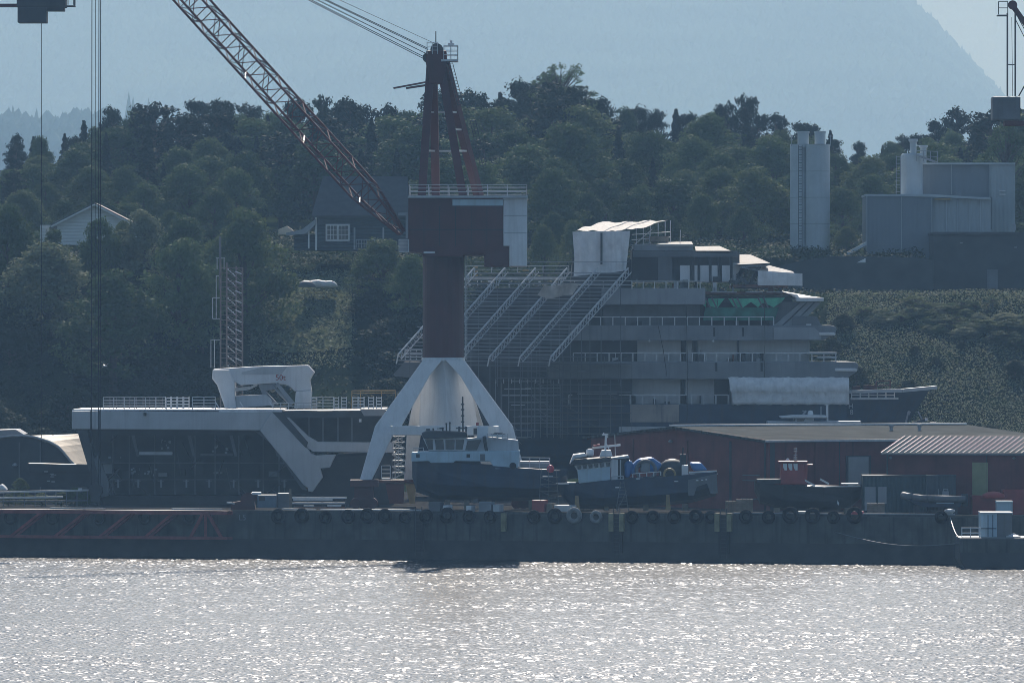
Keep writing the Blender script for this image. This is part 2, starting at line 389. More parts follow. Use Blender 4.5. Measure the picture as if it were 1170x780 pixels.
def tree(kind, i, x, y, h, wdt, label, cat, group, name, leaf=None, z=None):
    cm, tm = get_proto(kind, i, leaf); z = ground(x, y)-.1 if z is None else z
    t = bpy.data.objects.new(name, None); col.objects.link(t); t.location = (x, y, z); t.empty_display_size = .5
    t.rotation_euler = (0,0,random.random()*6.28); t.scale = (wdt/7.4, wdt/7.4, h/10.0); tag(t, label, cat, group)
    for nm, me in (('crown', cm), ('trunk', tm)):
        o = bpy.data.objects.new(nm, me); col.objects.link(o); o.parent = t
    return t
SKY = [(-120,150),(0,158),(25,140),(45,141),(60,150),(85,137),(110,121),(130,119),(160,111),(200,113),(240,110),(290,113),(330,111),(370,108),(400,113),(450,109),(480,106),(530,101),(560,98),(590,94),(612,84),(640,80),(668,84),(682,101),(715,106),(735,119),(760,119),(770,116),(800,113),(830,111),(860,109),(880,116),(900,124),(930,137),(950,144),(985,152),(1010,150),(1040,152),(1065,130),(1090,124),(1130,121),(1170,112),(1290,120)]
SX = [p[0] for p in SKY]; SZ = [p[1] for p in SKY]
def forest():
    rr = random.Random(11)
    rows = [(905,4,3.0,'ridge'),(885,8,3.1,'ridge'),(862,20,3.8,'mid'),(838,34,4.0,'mid'),(812,54,4.0,'mid'),(790,78,4.2,'low'),(772,108,4.2,'low'),(758,142,4.4,'low')]
    for Y0, drop, step, tier in rows:
        x = X(-70, Y0)
        while x < X(1240, Y0):
            Y = Y0 + rr.uniform(-7,7); px = CX + x*FPX/Y
            py = float(np.interp(px, SX, SZ)) + drop + (rr.uniform(-4,12) if tier == 'ridge' else rr.uniform(-14,20))
            g = ground(x, Y); h = Z(py, Y) - g
            skip = tier == 'low' and 880 < px < 1190 and Y0 < 785
            skip = skip or (tier == 'low' and 285 < px < 480)
            if h > 3.5 and not skip:
                u = rr.random()
                if tier == 'ridge':
                    k = 'pine' if u < .55 else ('spruce' if u < .72 else 'broad')
                elif tier == 'mid': k = 'broad' if u < .72 else ('pine' if u < .9 else 'spruce')
                else: k = 'broad'
                wd = (min(8.5, h*.62) if tier == 'ridge' else min(12, h*.95))*rr.uniform(.8,1.25) if k != 'spruce' else h*rr.uniform(.42,.6)*1.5
                pale = k == 'broad' and rr.random() < .3
                nm = {'pine':'pine_tree','spruce':'spruce_tree','broad':'broadleaf_tree'}[k]
                lb = {'pine':'dark needled pine standing in the wood behind the shipyard',
                      'spruce':'narrow pointed spruce standing in the wood behind the shipyard',
                      'broad':'leafy green tree in the wood behind the shipyard'}[k]
                gp = {'pine':'pines in the wood','spruce':'spruces in the wood','broad':'leafy trees in the wood'}[k]
                if pale: lb = 'leafy tree with paler foliage in the wood behind the shipyard'; gp = 'pale leafy trees in the wood'
                tree(k, rr.randrange(3), x, Y, h, wd, lb, 'tree', gp, nm, 'leaf_d' if pale else None)
            x += step*rr.uniform(.75,1.25)
forest()
def ptree(kind, i, px, top, base, wpx, Y, label, cat, name, leaf=None, group=None):
    """single tree or shrub given by its photo outline at distance Y"""
    zb = Z(base, Y); return tree(kind, i, X(px, Y), Y, Z(top, Y)-zb, wpx*Y/FPX, label, cat, group, name, leaf, z=zb)
ptree('open', 1, 640, 70, 170, 84, 880, 'tall loose crowned tree rising above the ridge right of the main crane', 'tree', 'broadleaf_tree')
ptree('broad', 0, 8, 226, 360, 92, 722, 'large dark tree at the left edge with sunlit right side', 'tree', 'broadleaf_tree')
ptree('broad', 1, 55, 268, 400, 140, 712, 'broad pale flowering tree in front of the white house', 'tree', 'broadleaf_tree', 'leaf_b')
ptree('broad', 2, 114, 241, 350, 66, 726, 'round dark tree covering the right half of the white house', 'tree', 'broadleaf_tree')
ptree('broad', 1, 165, 232, 350, 84, 728, 'pale topped bushy tree right of the white house', 'tree', 'broadleaf_tree', 'leaf_b')
ptree('broad', 2, 212, 236, 370, 88, 722, 'dark leafy tree between the pale topped tree and the scaffold tower', 'tree', 'broadleaf_tree')
ptree('broad', 0, 278, 228, 400, 130, 718, 'big rounded tree behind the scaffold tower', 'tree', 'broadleaf_tree', 'leaf_d')
ptree('broad', 1, 205, 262, 420, 120, 708, 'wide low tree below the pale topped tree on the slope', 'tree', 'broadleaf_tree')
ptree('broad', 0, 130, 300, 440, 140, 700, 'sprawling dark tree on the left slope above the helideck', 'tree', 'broadleaf_tree')
ptree('broad', 2, 437, 266, 352, 92, 722, 'round green tree in front of the dark house beside the crane column', 'tree', 'broadleaf_tree', 'leaf_d')
ptree('broad', 1, 470, 285, 372, 70, 714, 'small leafy tree half hidden behind the crane column', 'tree', 'broadleaf_tree')
ptree('broad', 2, 62, 256, 330, 44, 728, 'leafy bush covering the lower left corner of the white house', 'bush', 'shrub', 'leaf_d')
ptree('broad', 1, 140, 246, 340, 46, 730, 'leafy tree covering the right end of the white house gable', 'tree', 'broadleaf_tree', 'leaf_d')
ptree('broad', 0, 622, 252, 318, 40, 730, 'small round tree just right of the crane counterweight', 'tree', 'broadleaf_tree', 'leaf_d')
ptree('broad', 2, 655, 246, 318, 46, 740, 'small pale tree behind the white shelter on the ship', 'tree', 'broadleaf_tree', 'leaf_d')
ptree('broad', 1, 968, 256, 296, 40, 762, 'low bush between the twin silos and the grey industrial building', 'bush', 'shrub', 'leaf_d')
ptree('broad', 0, 932, 284, 306, 20, 750, 'tiny bush at the foot of the twin silos', 'bush', 'shrub', 'leaf_d')
ptree('open', 2, 1150, 142, 262, 66, 800, 'loose dark tree behind the right end of the industrial building', 'tree', 'broadleaf_tree')
def slope_shrubs():
    rr = random.Random(5); n = 0
    spots = []
    for i in range(195):
        px = rr.uniform(-60, 600) if i < 150 else rr.uniform(600, 1230); Y = rr.uniform(682, 728)
        spots.append((px, Y))
    for px, Y in spots:
        x = X(px, Y); left = px < 560
        if not left and Y > 722: continue
        if 278 < px < 412 and Y > 698: continue
        h = rr.uniform(3.2,6.0) if left else rr.uniform(1.0,2.2)
        if left and Y > 712: h = min(h, 3.2)
        pale = False
        tree('broad', rr.randrange(3), x, Y, h, h*rr.uniform(1.1,1.7), 'low pale bush growing on the bank behind the shipyard' if pale else 'low dark bush growing on the bank behind the shipyard',
             'bush', 'pale bushes on the bank' if pale else 'dark bushes on the bank', 'shrub', 'leaf_b' if pale else 'leaf_e', z=ground(x, Y)-.12*h)
slope_shrubs()
def slope_hit(px, py):
    Y = 684.0
    while Y < 735 and ground(X(px,Y), Y) < Z(py, Y): Y += .5
    return Y
def sunlit_scrub():
    rr = random.Random(31)
    for i in range(125):
        if i < 80: px = rr.uniform(1040,1200); py = rr.gauss(358 + (px-1040)*.16, 8)
        else: px = rr.uniform(985,1200); py = rr.gauss(366+(px-990)*.19, 2.5)
        Y = slope_hit(px, py); x = X(px, Y); h = rr.uniform(.5,1.6)
        tree(rr.choice(('broad','open')), rr.randrange(3), x, Y, h, h*rr.uniform(1.4,3.2), 'low sunlit scrub on the bank below the grey industrial building', 'bush', 'sunlit scrub on the right bank', 'shrub', rr.choice(('leaf_b','leaf_d','leaf_a','leaf_d')), z=ground(x, Y)-.2*h)
sunlit_scrub()
def clearing():
    M['pale_grass'] = mat('sunlit_grass', (0.10,0.115,0.06), 1.0, 0.5, 0.5, spec=0.0)  # lighter base colour stands in for sunlight on the clearing
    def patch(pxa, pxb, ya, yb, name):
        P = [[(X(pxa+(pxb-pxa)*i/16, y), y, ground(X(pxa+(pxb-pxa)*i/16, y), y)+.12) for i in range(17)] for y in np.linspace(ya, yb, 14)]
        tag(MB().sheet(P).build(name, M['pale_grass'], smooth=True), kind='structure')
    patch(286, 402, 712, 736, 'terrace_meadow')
    rr = np.random.default_rng(5)
    def tufts(px0, px1, y0, y1, n, name, lb, size=.3, leaf='leaf_b'):
        y = rr.uniform(y0, y1, n); x = (rr.uniform(px0, px1, n)-CX)*y/FPX
        z = np.array([ground(a, b) for a, b in zip(x, y)]) + .15 + rr.random(n)**2*.35
        nr = np.stack([rr.normal(size=n)*.5, rr.normal(size=n)*.5-.2, np.ones(n)], -1); nr /= np.linalg.norm(nr,axis=1,keepdims=True)
        o = bpy.data.objects.new(name, leaf_mesh(name, leaf_quads(np.stack([x,y,z],-1), nr, size, rr), M[leaf])); col.objects.link(o); tag(o, lb, 'grass', kind='stuff')
    tufts(284, 405, 708, 737, 4500, 'meadow_grass', 'pale tufted grass on the terrace below the dark house')
    tufts(945, 1240, 694, 728, 34000, 'bank_grass', 'green tufted grass on the bank below the grey industrial building', .2)
clearing()
def undergrowth():
    rr = np.random.default_rng(21); n = 110000
    x = rr.uniform(-60, 60, n); y = rr.uniform(684, 800, n)
    z = np.array([ground(a, b) for a, b in zip(x, y)]) + rr.random(n)**2*.5
    nr = np.stack([rr.normal(size=n)*.5, rr.normal(size=n)*.5-.2, np.ones(n)], -1); nr /= np.linalg.norm(nr,axis=1,keepdims=True)
    v = leaf_quads(np.stack([x,y,z],-1), nr, .33, rr)
    o = bpy.data.objects.new('undergrowth', leaf_mesh('undergrowth', v, M['leaf_e'])); col.objects.link(o)
    tag(o, 'rough grass and weeds covering the bank behind the shipyard', 'undergrowth', kind='stuff')
undergrowth()
# ------------------------------------------------------------------ materials of the yard
M['white'] = mat('white_paint', (0.68,0.69,0.69), 0.5, 0.08, 0.6, streak=0.3, c2=(0.36,0.35,0.34))
M['offwhite'] = mat('primer_grey', (0.46,0.48,0.49), 0.5, 0.12, 0.5, streak=0.3, c2=(0.25,0.25,0.26))
M['ltgrey'] = mat('light_grey_paint', (0.27,0.29,0.31), 0.5, 0.14, 0.5, streak=0.3, c2=(0.16,0.16,0.17))
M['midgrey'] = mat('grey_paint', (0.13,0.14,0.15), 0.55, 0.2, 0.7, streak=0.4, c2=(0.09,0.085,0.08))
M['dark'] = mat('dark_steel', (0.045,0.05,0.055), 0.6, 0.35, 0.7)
M['black'] = mat('black_paint', (0.016,0.018,0.022), 0.5, 0.3, 1.0)
M['navy'] = mat('navy_hull', (0.02,0.042,0.078), 0.5, 0.25, 0.7, streak=0.4, c2=(0.05,0.04,0.035))
M['maroon'] = mat('maroon_paint', (0.085,0.020,0.021), 0.55, 0.2, 0.7, streak=0.4, c2=(0.05,0.02,0.018))
M['redlat'] = mat('red_oxide', (0.10,0.030,0.028), 0.85, 0.25, 1.2)
M['galv'] = mat('galvanised', (0.48,0.49,0.50), 0.4, 0.15, 3.0, metal=0.35)
M['rust'] = mat('rusty_steel', (0.13,0.06,0.04), 0.8, 0.45, 1.5)
M['glass'] = mat('window_glass', (0.02,0.03,0.04), 0.12, 0.1, 1.0, spec=0.6)
M['cable'] = mat('steel_cable', (0.025,0.025,0.028), 1.0, 0.2, 2.0, spec=0.0)
M['tarp'] = mat('white_sheeting', (0.44,0.42,0.385), 0.8, 0.25, 1.6, streak=0.55, c2=(0.24,0.22,0.20), bump=0.8)
M['ochre'] = mat('ochre_paint', (0.32,0.22,0.09), 0.6, 0.25, 1.5)
M['red'] = mat('red_paint', (0.33,0.05,0.045), 0.5, 0.2, 1.2)
M['pink'] = mat('red_buoy', (0.55,0.07,0.10), 0.4, 0.1, 2)
M['rubber'] = mat('tyre_rubber', (0.010,0.010,0.012), 0.95, 0.3, 3, spec=0.05)
M['palering'] = mat('weathered_tyre', (0.22,0.22,0.21), 0.8, 0.3, 3)
M['teal'] = mat('teal_container', (0.03,0.065,0.075), 0.55, 0.25, 0.8, stripes=((1,0,0),0.28,0.5))
M['bluetarp'] = mat('blue_tarpaulin', (0.04,0.17,0.42), 0.5, 0.2, 1.2, bump=0.5)
M['ltblue'] = mat('pale_blue_paint', (0.42,0.55,0.62), 0.5, 0.12, 0.8, streak=0.3, c2=(0.25,0.25,0.22))
M['sheetwhite'] = mat('white_plastic_sheet', (0.74,0.74,0.73), 0.6, 0.12, 1.8, streak=0.35, c2=(0.42,0.42,0.42), bump=0.8)  # whiter copy of the sheeting, lightened to make up for shade
M['cream'] = mat('cream_sheet', (0.50,0.47,0.42), 0.8, 0.15, 1.5, streak=0.35, c2=(0.25,0.22,0.2), spec=0.1)
M['green'] = mat('green_netting', (0.10,0.48,0.30), 0.7, 0.3, 2.0)
M['wood'] = mat('grey_wood', (0.2,0.17,0.13), 0.8, 0.3, 2.0)

# ------------------------------------------------------------------ the big slewing crane
def lattice(mb, p, q, wv, hv, w0, w1, w2, bay, ch=0.2, br=0.085, cap=2.6):
    """four chords from p to q; wv, hv unit vectors across; half sizes taper to points of w0, w2 at the ends"""
    p = Vector(p); q = Vector(q); L = (q-p).length; n = max(2, int(L/bay))
    def sz(t):
        d = t*L
        return max(0.18, min(1, w0 + d/cap*(1-w0), w2 + (L-d)/cap*(1-w2)))
    def cor(t, a, b): return p.lerp(q, t) + wv*(a*sz(t)*w1[0]) + hv*(b*sz(t)*w1[1])
    C = [(1,1),(-1,1),(-1,-1),(1,-1)]
    for i in range(n):
        t0, t1 = i/n, (i+1)/n
        for k in range(4):
            a, b = C[k], C[(k+1)%4]
            mb.bar(cor(t0,*a), cor(t1,*a), ch)
            mb.bar(cor(t0,*a), cor(t0,*b), br)
            if i % 2 == 0: mb.bar(cor(t0,*a), cor(t1,*b), br)
            else: mb.bar(cor(t0,*b), cor(t1,*a), br)
    return mb
def main_crane():
    Y = 606.0; YB = 616.0; YM = 611.0
    t = thing('harbour_crane', 'tall red and white slewing harbour crane standing on four splayed white legs', 'crane', (X(507,YM), YM, QH))
    # splayed white legs: a front and a rear frame with a tapered core
    topz = Z(410, YM)
    def leg(pts, Yf, d, lean):
        mb = MB(); n = len(pts); lo = []; hi = []
        for a, b in pts:
            z = Z(b, Yf); k = (topz - z)/(topz-QH); yy = YM + (Yf-YM)*(0.28+0.72*min(1,max(0,k)))
            lo.append((X(a,Yf), yy-d/2, z)); hi.append((X(a,Yf), yy+d/2, z))
        mb.add(lo+hi, [tuple(range(n-1,-1,-1)), tuple(range(n,2*n))] + [(i,(i+1)%n,(i+1)%n+n,i+n) for i in range(n)])
        return mb
    L_ = [(483,411),(505,411),(490,430),(459,486),(449,497),(425,548),(411,548),(428,487)]
    R_ = [(508,411),(530,411),(586,487),(602,548),(588,548),(568,497),(559,486),(526,430)]
    LB = [(486,411),(500,411),(489,440),(484,486),(481,497),(473,548),(462,548),(465,497),(470,470)]
    RB = [(512,411),(528,411),(541,450),(556,497),(566,548),(554,548),(542,497),(530,470),(520,440)]
    for pts, yf in ((L_,Y),(R_,Y),(LB,YB),(RB,YB)):
        leg(pts, yf, 1.1, 0).build('leg', M['white'], t, bevel=.05)
    mb = MB()
    def ring(px0, px1, py, n=4):
        z = Z(py, YM); cx = X((px0+px1)/2, YM); r = (X(px1,YM)-X(px0,YM))/2
        return [(cx+r*math.cos(2*math.pi*i/n), YM+r*math.sin(2*math.pi*i/n), z) for i in range(n)]
    mb.frust(ring(478,547,490), ring(483,531,409)); mb.build('core', M['white'], t)
    MB().pbox(446,570,486.5,497,Y-.6,1.0).build('cross_beam', M['white'], t, bevel=.04)
    MB().pbox(455,560,487,497,YB-.2,.9).build('cross_beam', M['white'], t, bevel=.04)
    # bogies
    for px0, px1, yf in ((400,432,Y),(585,612,Y)):
        mb = MB().pbox(px0,px1,548,556,yf-1.0,2.0)
        for q in (0.2,0.5,0.8):
            c = (X(px0+(px1-px0)*q, yf), yf, QH+.45); mb.tube((c[0],yf-.75,c[2]),(c[0],yf+.75,c[2]),.42,n=14)
        mb.box(X(px0+5,yf),X(px1-5,yf),yf-.6,yf+.6,QH+.3,Z(556,yf)); mb.build('bogie', M['maroon'], t)
    mb = MB().pbox(400,476,548,551.5,YB-2.2,2.6); mb.build('sill_beam', M['maroon'], t)
    for px0, px1, m in ((440,462,'redlat'),(463,475,'ochre')):
        mb = MB(); yf = YB-2
        mb.pprism([(px0,552),(px1,552),(px1-1,575),(px0+5,575)], yf, 1.6); mb.build('bogie', M[m], t)
    # inner stair
    mb = MB(); a = at(462,498,611); b = at(447,547,609)
    for i in range(7):
        z0, z1 = Z(498+7*i,610), Z(498+7*(i+1),610); xa, xb = (X(448,610), X(463,610)) if i % 2 else (X(463,610), X(448,610))
        mb.bar((xa,610,z0),(xb,610,z1),.10,.1); mb.bar((xa,610,z0+.5),(xb,610,z1+.5),.05); mb.bar((xa,610.7,z0+.5),(xb,610.7,z1+.5),.05)
        mb.box(min(xa,xb),max(xa,xb),609.7,610.9,z0-.03,z0+.03)
        for k in range(5): mb.bar((xa+(xb-xa)*k/4,610,z0+(z1-z0)*k/4),(xa+(xb-xa)*k/4,610,z0+(z1-z0)*k/4+.5),.045)
    mb.build('stair', M['galv'], t)
    mb = MB(); mb.box(X(436,607),X(446,607),606.5,607.5,Z(547,607),Z(545.5,607)); mb.rail([(X(436,607),606.6,Z(545,607)),(X(446,607),606.6,Z(545,607))],.9,3,.5); mb.build('landing', M['galv'], t)
    # column, slewing ring
    c = (X(506.5,YM), YM, 0); r = (X(530,YM)-X(483,YM))/2
    MB().lathe(c, [(r,topz),(r,Z(350,YM)),(r*.995,Z(349.5,YM)),(r,Z(349,YM)),(r,Z(288,YM))], 28).build('column', M['maroon'], t)
    MB().lathe(c, [(r*1.12,Z(292,YM)),(r*1.12,Z(288,YM))], 28).build('slew_ring', M['dark'], t)
    MB().lathe(c, [(r*1.05,topz-.15),(r*1.05,topz+.1)], 28).build('flange', M['white'], t)
    mb = MB().bar(at(531.5,410,YM),at(531.5,290,YM),.07); mb.bar(at(533.5,410,YM),at(533.5,290,YM),.05)
    for i in range(40): mb.bar(at(531.5,410-3*i,YM),at(533.5,410-3*i,YM),.03)
    mb.build('column_ladder', M['galv'], t)
    # machine house
    ya, yb = 606.6, 616.4
    h = MB().pprism([(466.5,226),(575,226),(575,281),(581.5,281),(581.5,304),(553,304),(553,291),(530,291),(530,293),(483,293),(483,289),(466.5,287)], ya, yb-ya).build('machine_house', M['maroon'], t, bevel=.04)
    MB().pprism([(575.2,226),(602.5,226),(602.3,304),(582,304),(582,281),(575.2,281)], ya-.05, yb-ya+.1).build('counterweight', M['white'], t, bevel=.04)
    for px in (484,502,520,538,556): MB().pbox(px,px+.7,236,281,ya-.03,.05).build('plate_joint', M['black'], t)
    MB().pbox(467,575,262,262.7,ya-.03,.05).build('plate_joint', M['black'], t)
    for py in (246,266): MB().pbox(576,602,py,py+.6,ya-.08,.05).build('plate_joint', M['ltgrey'], t)
    MB().pbox(517,574.8,228,235,ya-.12,.3).build('sign_panel', M['ltblue'], t)
    MB().pbox(466,603,223.6,226,ya-.5,yb-ya+1).build('roof_deck', M['offwhite'], t)
    zr = Z(223.6,ya); xa, xb = X(467,ya), X(602,ya)
    MB().rail([(xa,ya-.4,zr),(xb,ya-.4,zr),(xb,yb+.4,zr),(xa,yb+.4,zr),(xa,ya-.4,zr)], .85, 3, 1.5, .03).build('railing', M['galv'], t)
    MB().pbox(484,497,287.5,289.5,ya-.2,.3).build('lamp', M['white'], t)
    MB().pbox(455,466,243,246,ya,1.5).pbox(463.5,466.3,243,272,ya+.2,.8).pbox(457,467,274,287,ya+.2,.15).build('jib_bracket', M['ltgrey'], t)
    mb = MB().rail([(X(456,ya),ya-.3,Z(287,ya)),(X(467,ya),ya-.3,Z(287,ya))],.9,3,.5); mb.box(X(456,ya),X(467,ya),ya-.3,ya+1,Z(288,ya),Z(287,ya)); mb.build('side_platform', M['galv'], t)
    # A-frame
    af = MB(); legs = [((482,224),608.4,(492,72)),((498,224),614.6,(495,72)),((529,224),608.4,(503,72)),((547,224),614.6,(508,72))]
    for (a, yy, b) in legs: MB().bar(at(*a,yy), at(*b,611), .62, .55).build('mast_leg', M['maroon'], t)
    mb = MB()
    for py, q in ((128,.63),(147,.5),(173,.34)):
        for i, j in ((0,1),(2,3),(1,3)) if py != 147 else ((2,3),):
            p1 = at(*legs[i][0],legs[i][1]).lerp(at(*legs[i][2],611), q); p2 = at(*legs[j][0],legs[j][1]).lerp(at(*legs[j][2],611), q); mb.bar(p1, p2, .14)
    mb.build('tie_rod', M['galv'], t)
    MB().pprism([(487,58),(510,58),(511,70),(506,96),(491,96),(486.5,72)], 610.2, 1.7).build('mast_head', M['maroon'], t, bevel=.04)
    for yy in (610.4,611.3): MB().tube(at(489,66,yy),at(489,66,yy+.35),.42,n=18).tube(at(499,57,yy),at(499,57,yy+.3),.5,n=18).build('sheave', M['dark'], t)
    mb = MB().pbox(504,523.5,68,70.3,609.8,2.4); zz = Z(68,610)
    mb.rail([(X(507,610),609.9,zz),(X(523,610),609.9,zz),(X(523,610),612.1,zz),(X(507,610),612.1,zz)], 1.05, 3, .6, .028); mb.build('head_platform', M['galv'], t)
    mb = MB().rail([(X(488,610),609.9,Z(62,610)),(X(500,610),609.9,Z(62,610))], .9, 3, .4, .028); mb.build('head_railing', M['galv'], t)
    MB().pbox(512,519,49.5,52,610.5,.4).tube(at(515.5,49.5,610.6),at(515.5,46.5,610.6),.1).build('beacon', M['white'], t)
    MB().tube(at(498,57,611),at(498,36,611),.04,n=6).build('antenna', M['dark'], t)
    MB().bar(at(449.5,101,610.8),at(487,94,610.8),.14).bar(at(464,101,610.8),at(487,97.5,610.8),.2,.16).build('davit_arm', M['maroon'], t)
    mb = MB()
    for a, b, yy in (((511,73),(523,120),610.2),((537,138),(549,190),610.6)):
        p, q = at(*a,yy), at(*b,yy); o = Vector((.42,0,.05)); o2 = Vector((.2,-.45,0))
        mb.bar(p,q,.05); mb.bar(p+o,q+o,.05); mb.bar(p+o2,q+o2,.04)
        for i in range(15):
            m_ = p.lerp(q,i/14); mb.bar(m_,m_+o,.035)
            if i % 3 == 0: mb.bar(m_,m_+o2,.045); mb.bar(m_+o,m_+o2,.045)
    mb.build('mast_ladder', M['dark'], t)
    # jib, pivot at the house, tip far up beyond the picture
    p = at(459,266,609.5); q = at(108,-123,616.0)
    ax = (q-p).normalized(); hz = Vector((ax.x,ax.y,0)).normalized(); wv = Vector((-hz.y,hz.x,0)); hv = ax.cross(wv)
    if hv.z < 0: hv = -hv
    lattice(MB(), p, q, wv, hv, .25, (1.15,.86), .2, 1.45, .16, .07, 4.5).build('jib', M['redlat'], t)
    mb = MB()
    for q_ in (.28,.47,.1):
        c = p.lerp(q, q_); mb.bar(c+wv*1.1-hv*.8, c-wv*1.1-hv*.8+ax*.9, .08, .05); mb.bar(c+wv*1.1+hv*.8+ax*1.1, c-wv*1.1+hv*.8, .08, .05)
    mb.build('jib_lit_bars', M['midgrey'], t)  # grey bars added where sun catches bays of the jib lattice
    mb = MB()
    for a, off in (((485.5,68),0),((486,66),.25),((488,62),.5),((489,57),1.0),((489,55.5),1.25),((497,50),1.5)):
        a = at(*a,610.3+off*.8); e = q + wv*(off-.75) + Vector((0,0,.25*off)); mb.tube(a, e, .03 if off < 1.4 else .018, n=5)
    mb.build('luffing_cable', M['cable'], t)
    zh = Z(560,615.5)
    for px, yy in ((104.5,615.3),(108.5,615.9),(112.5,615.3),(114.5,615.9)):
        MB().tube((X(px,yy),yy,zh),(X(px,yy)+.05,yy,q.z),.036 if px != 108.5 else .022,n=5).build('hoist_cable', M['cable'], t)
    mb = MB().tube((X(109.5,615.6),615.2,zh),(X(109.5,615.6),616,zh),.55,n=18).box(X(109.5,615.6)-.35,X(109.5,615.6)+.35,615.3,615.9,zh-.9,zh+.2)
    hk = [(X(109.5,615.6)+.32*math.sin(a),615.6,zh-1.25+.32*math.cos(a)) for a in np.linspace(0,4.4,10)]; mb.path(hk,.09)
    mb.build('hook_block', M['dark'], t)
main_crane()
def side_cranes():
    Y = 640.0
    t = thing('jib_crane', 'crane at the top left corner with dark cabin and a single long hanging cable', 'crane', (X(-45,Y), Y, QH))
    MB().pbox(-60,60,4.5,8,Y-.6,1.2).build('boom', M['redlat'], t)
    MB().pbox(20,53,8,26,Y-1.1,2.2).pbox(19,75,-4,8.5,Y-1.1,2.2).pbox(50,73,8,12.5,Y-1,2).build('cabin', M['dark'], t, bevel=.05)
    mb = MB().pbox(70,85,6.4,7.4,Y-1,2); mb.rail([(X(72,Y),Y-1,Z(6.4,Y)),(X(85,Y),Y-1,Z(6.4,Y)),(X(85,Y),Y+1,Z(6.4,Y))],.95,2,.45); mb.build('service_platform', M['dark'], t)
    MB().tube((X(47.2,Y),Y,Z(26,Y)),(X(47.2,Y),Y,Z(536,Y)),.03,n=5).build('hanging_cable', M['cable'], t)
    MB().box(X(47.2,Y)-.2,X(47.2,Y)+.2,Y-.2,Y+.2,Z(545,Y),Z(536,Y)).build('hook_block', M['dark'], t)
    lattice(MB(), (X(-45,Y),Y,QH), (X(-45,Y),Y,Z(4,Y)), Vector((1,0,0)), Vector((0,1,0)), 1, (.9,.9), 1, 1.9, .2, .08, 1).build('mast', M['redlat'], t)
    Y = 640.0
    t = thing('jib_crane', 'partly visible crane at the upper right corner with grey counterweight block and tubular frame', 'crane', (X(1215,Y), Y, QH))
    MB().pbox(1134,1166,110.5,137,Y-1.2,2.4).build('counterweight', M['midgrey'], t, bevel=.06)
    MB().pbox(1148,1235,138,143.5,Y-1,2).build('base_frame', M['redlat'], t)
    mb = MB()
    for px in (1151,1160): mb.bar(at(px,110,Y),at(px,15,Y),.13); mb.bar(at(px,110,Y+1.4),at(px,15,Y+1.4),.13)
    mb.bar(at(1151,74,Y),at(1160,74,Y),.08); mb.tube(at(1157,110,Y),at(1156,20,Y),.02); mb.build('back_stay', M['dark'], t)
    MB().tube(at(1157,6,Y-.5),at(1157,6,Y+1.6),.38,n=16).bar(at(1155,4,Y),at(1182,42,Y),.5,.4).bar(at(1182,42,Y),at(1205,120,Y),.45).build('gantry_head', M['redlat'], t)
    mb = MB().pbox(1140,1152,17,18.2,Y-.6,1.6); mb.rail([(X(1140.5,Y),Y-.5,Z(17,Y)),(X(1151,Y),Y-.5,Z(17,Y))],1.05,2,.6); mb.build('service_platform', M['dark'], t)
    mb = MB().tube(at(1160,22,Y),at(1172,46,Y),.03).tube(at(1163,20,Y),at(1174,40,Y),.03); mb.bar(at(1164,110,Y),at(1174,92,Y),.1); mb.build('stay_rope', M['cable'], t)
    MB().pbox(1176,1230,80,138,Y-1.5,3).build('machine_house', M['maroon'], t)
    MB().lathe((X(1210,Y),Y,0),[(1.3,QH),(1.3,Z(143,Y))],20).build('column', M['maroon'], t)
side_cranes()
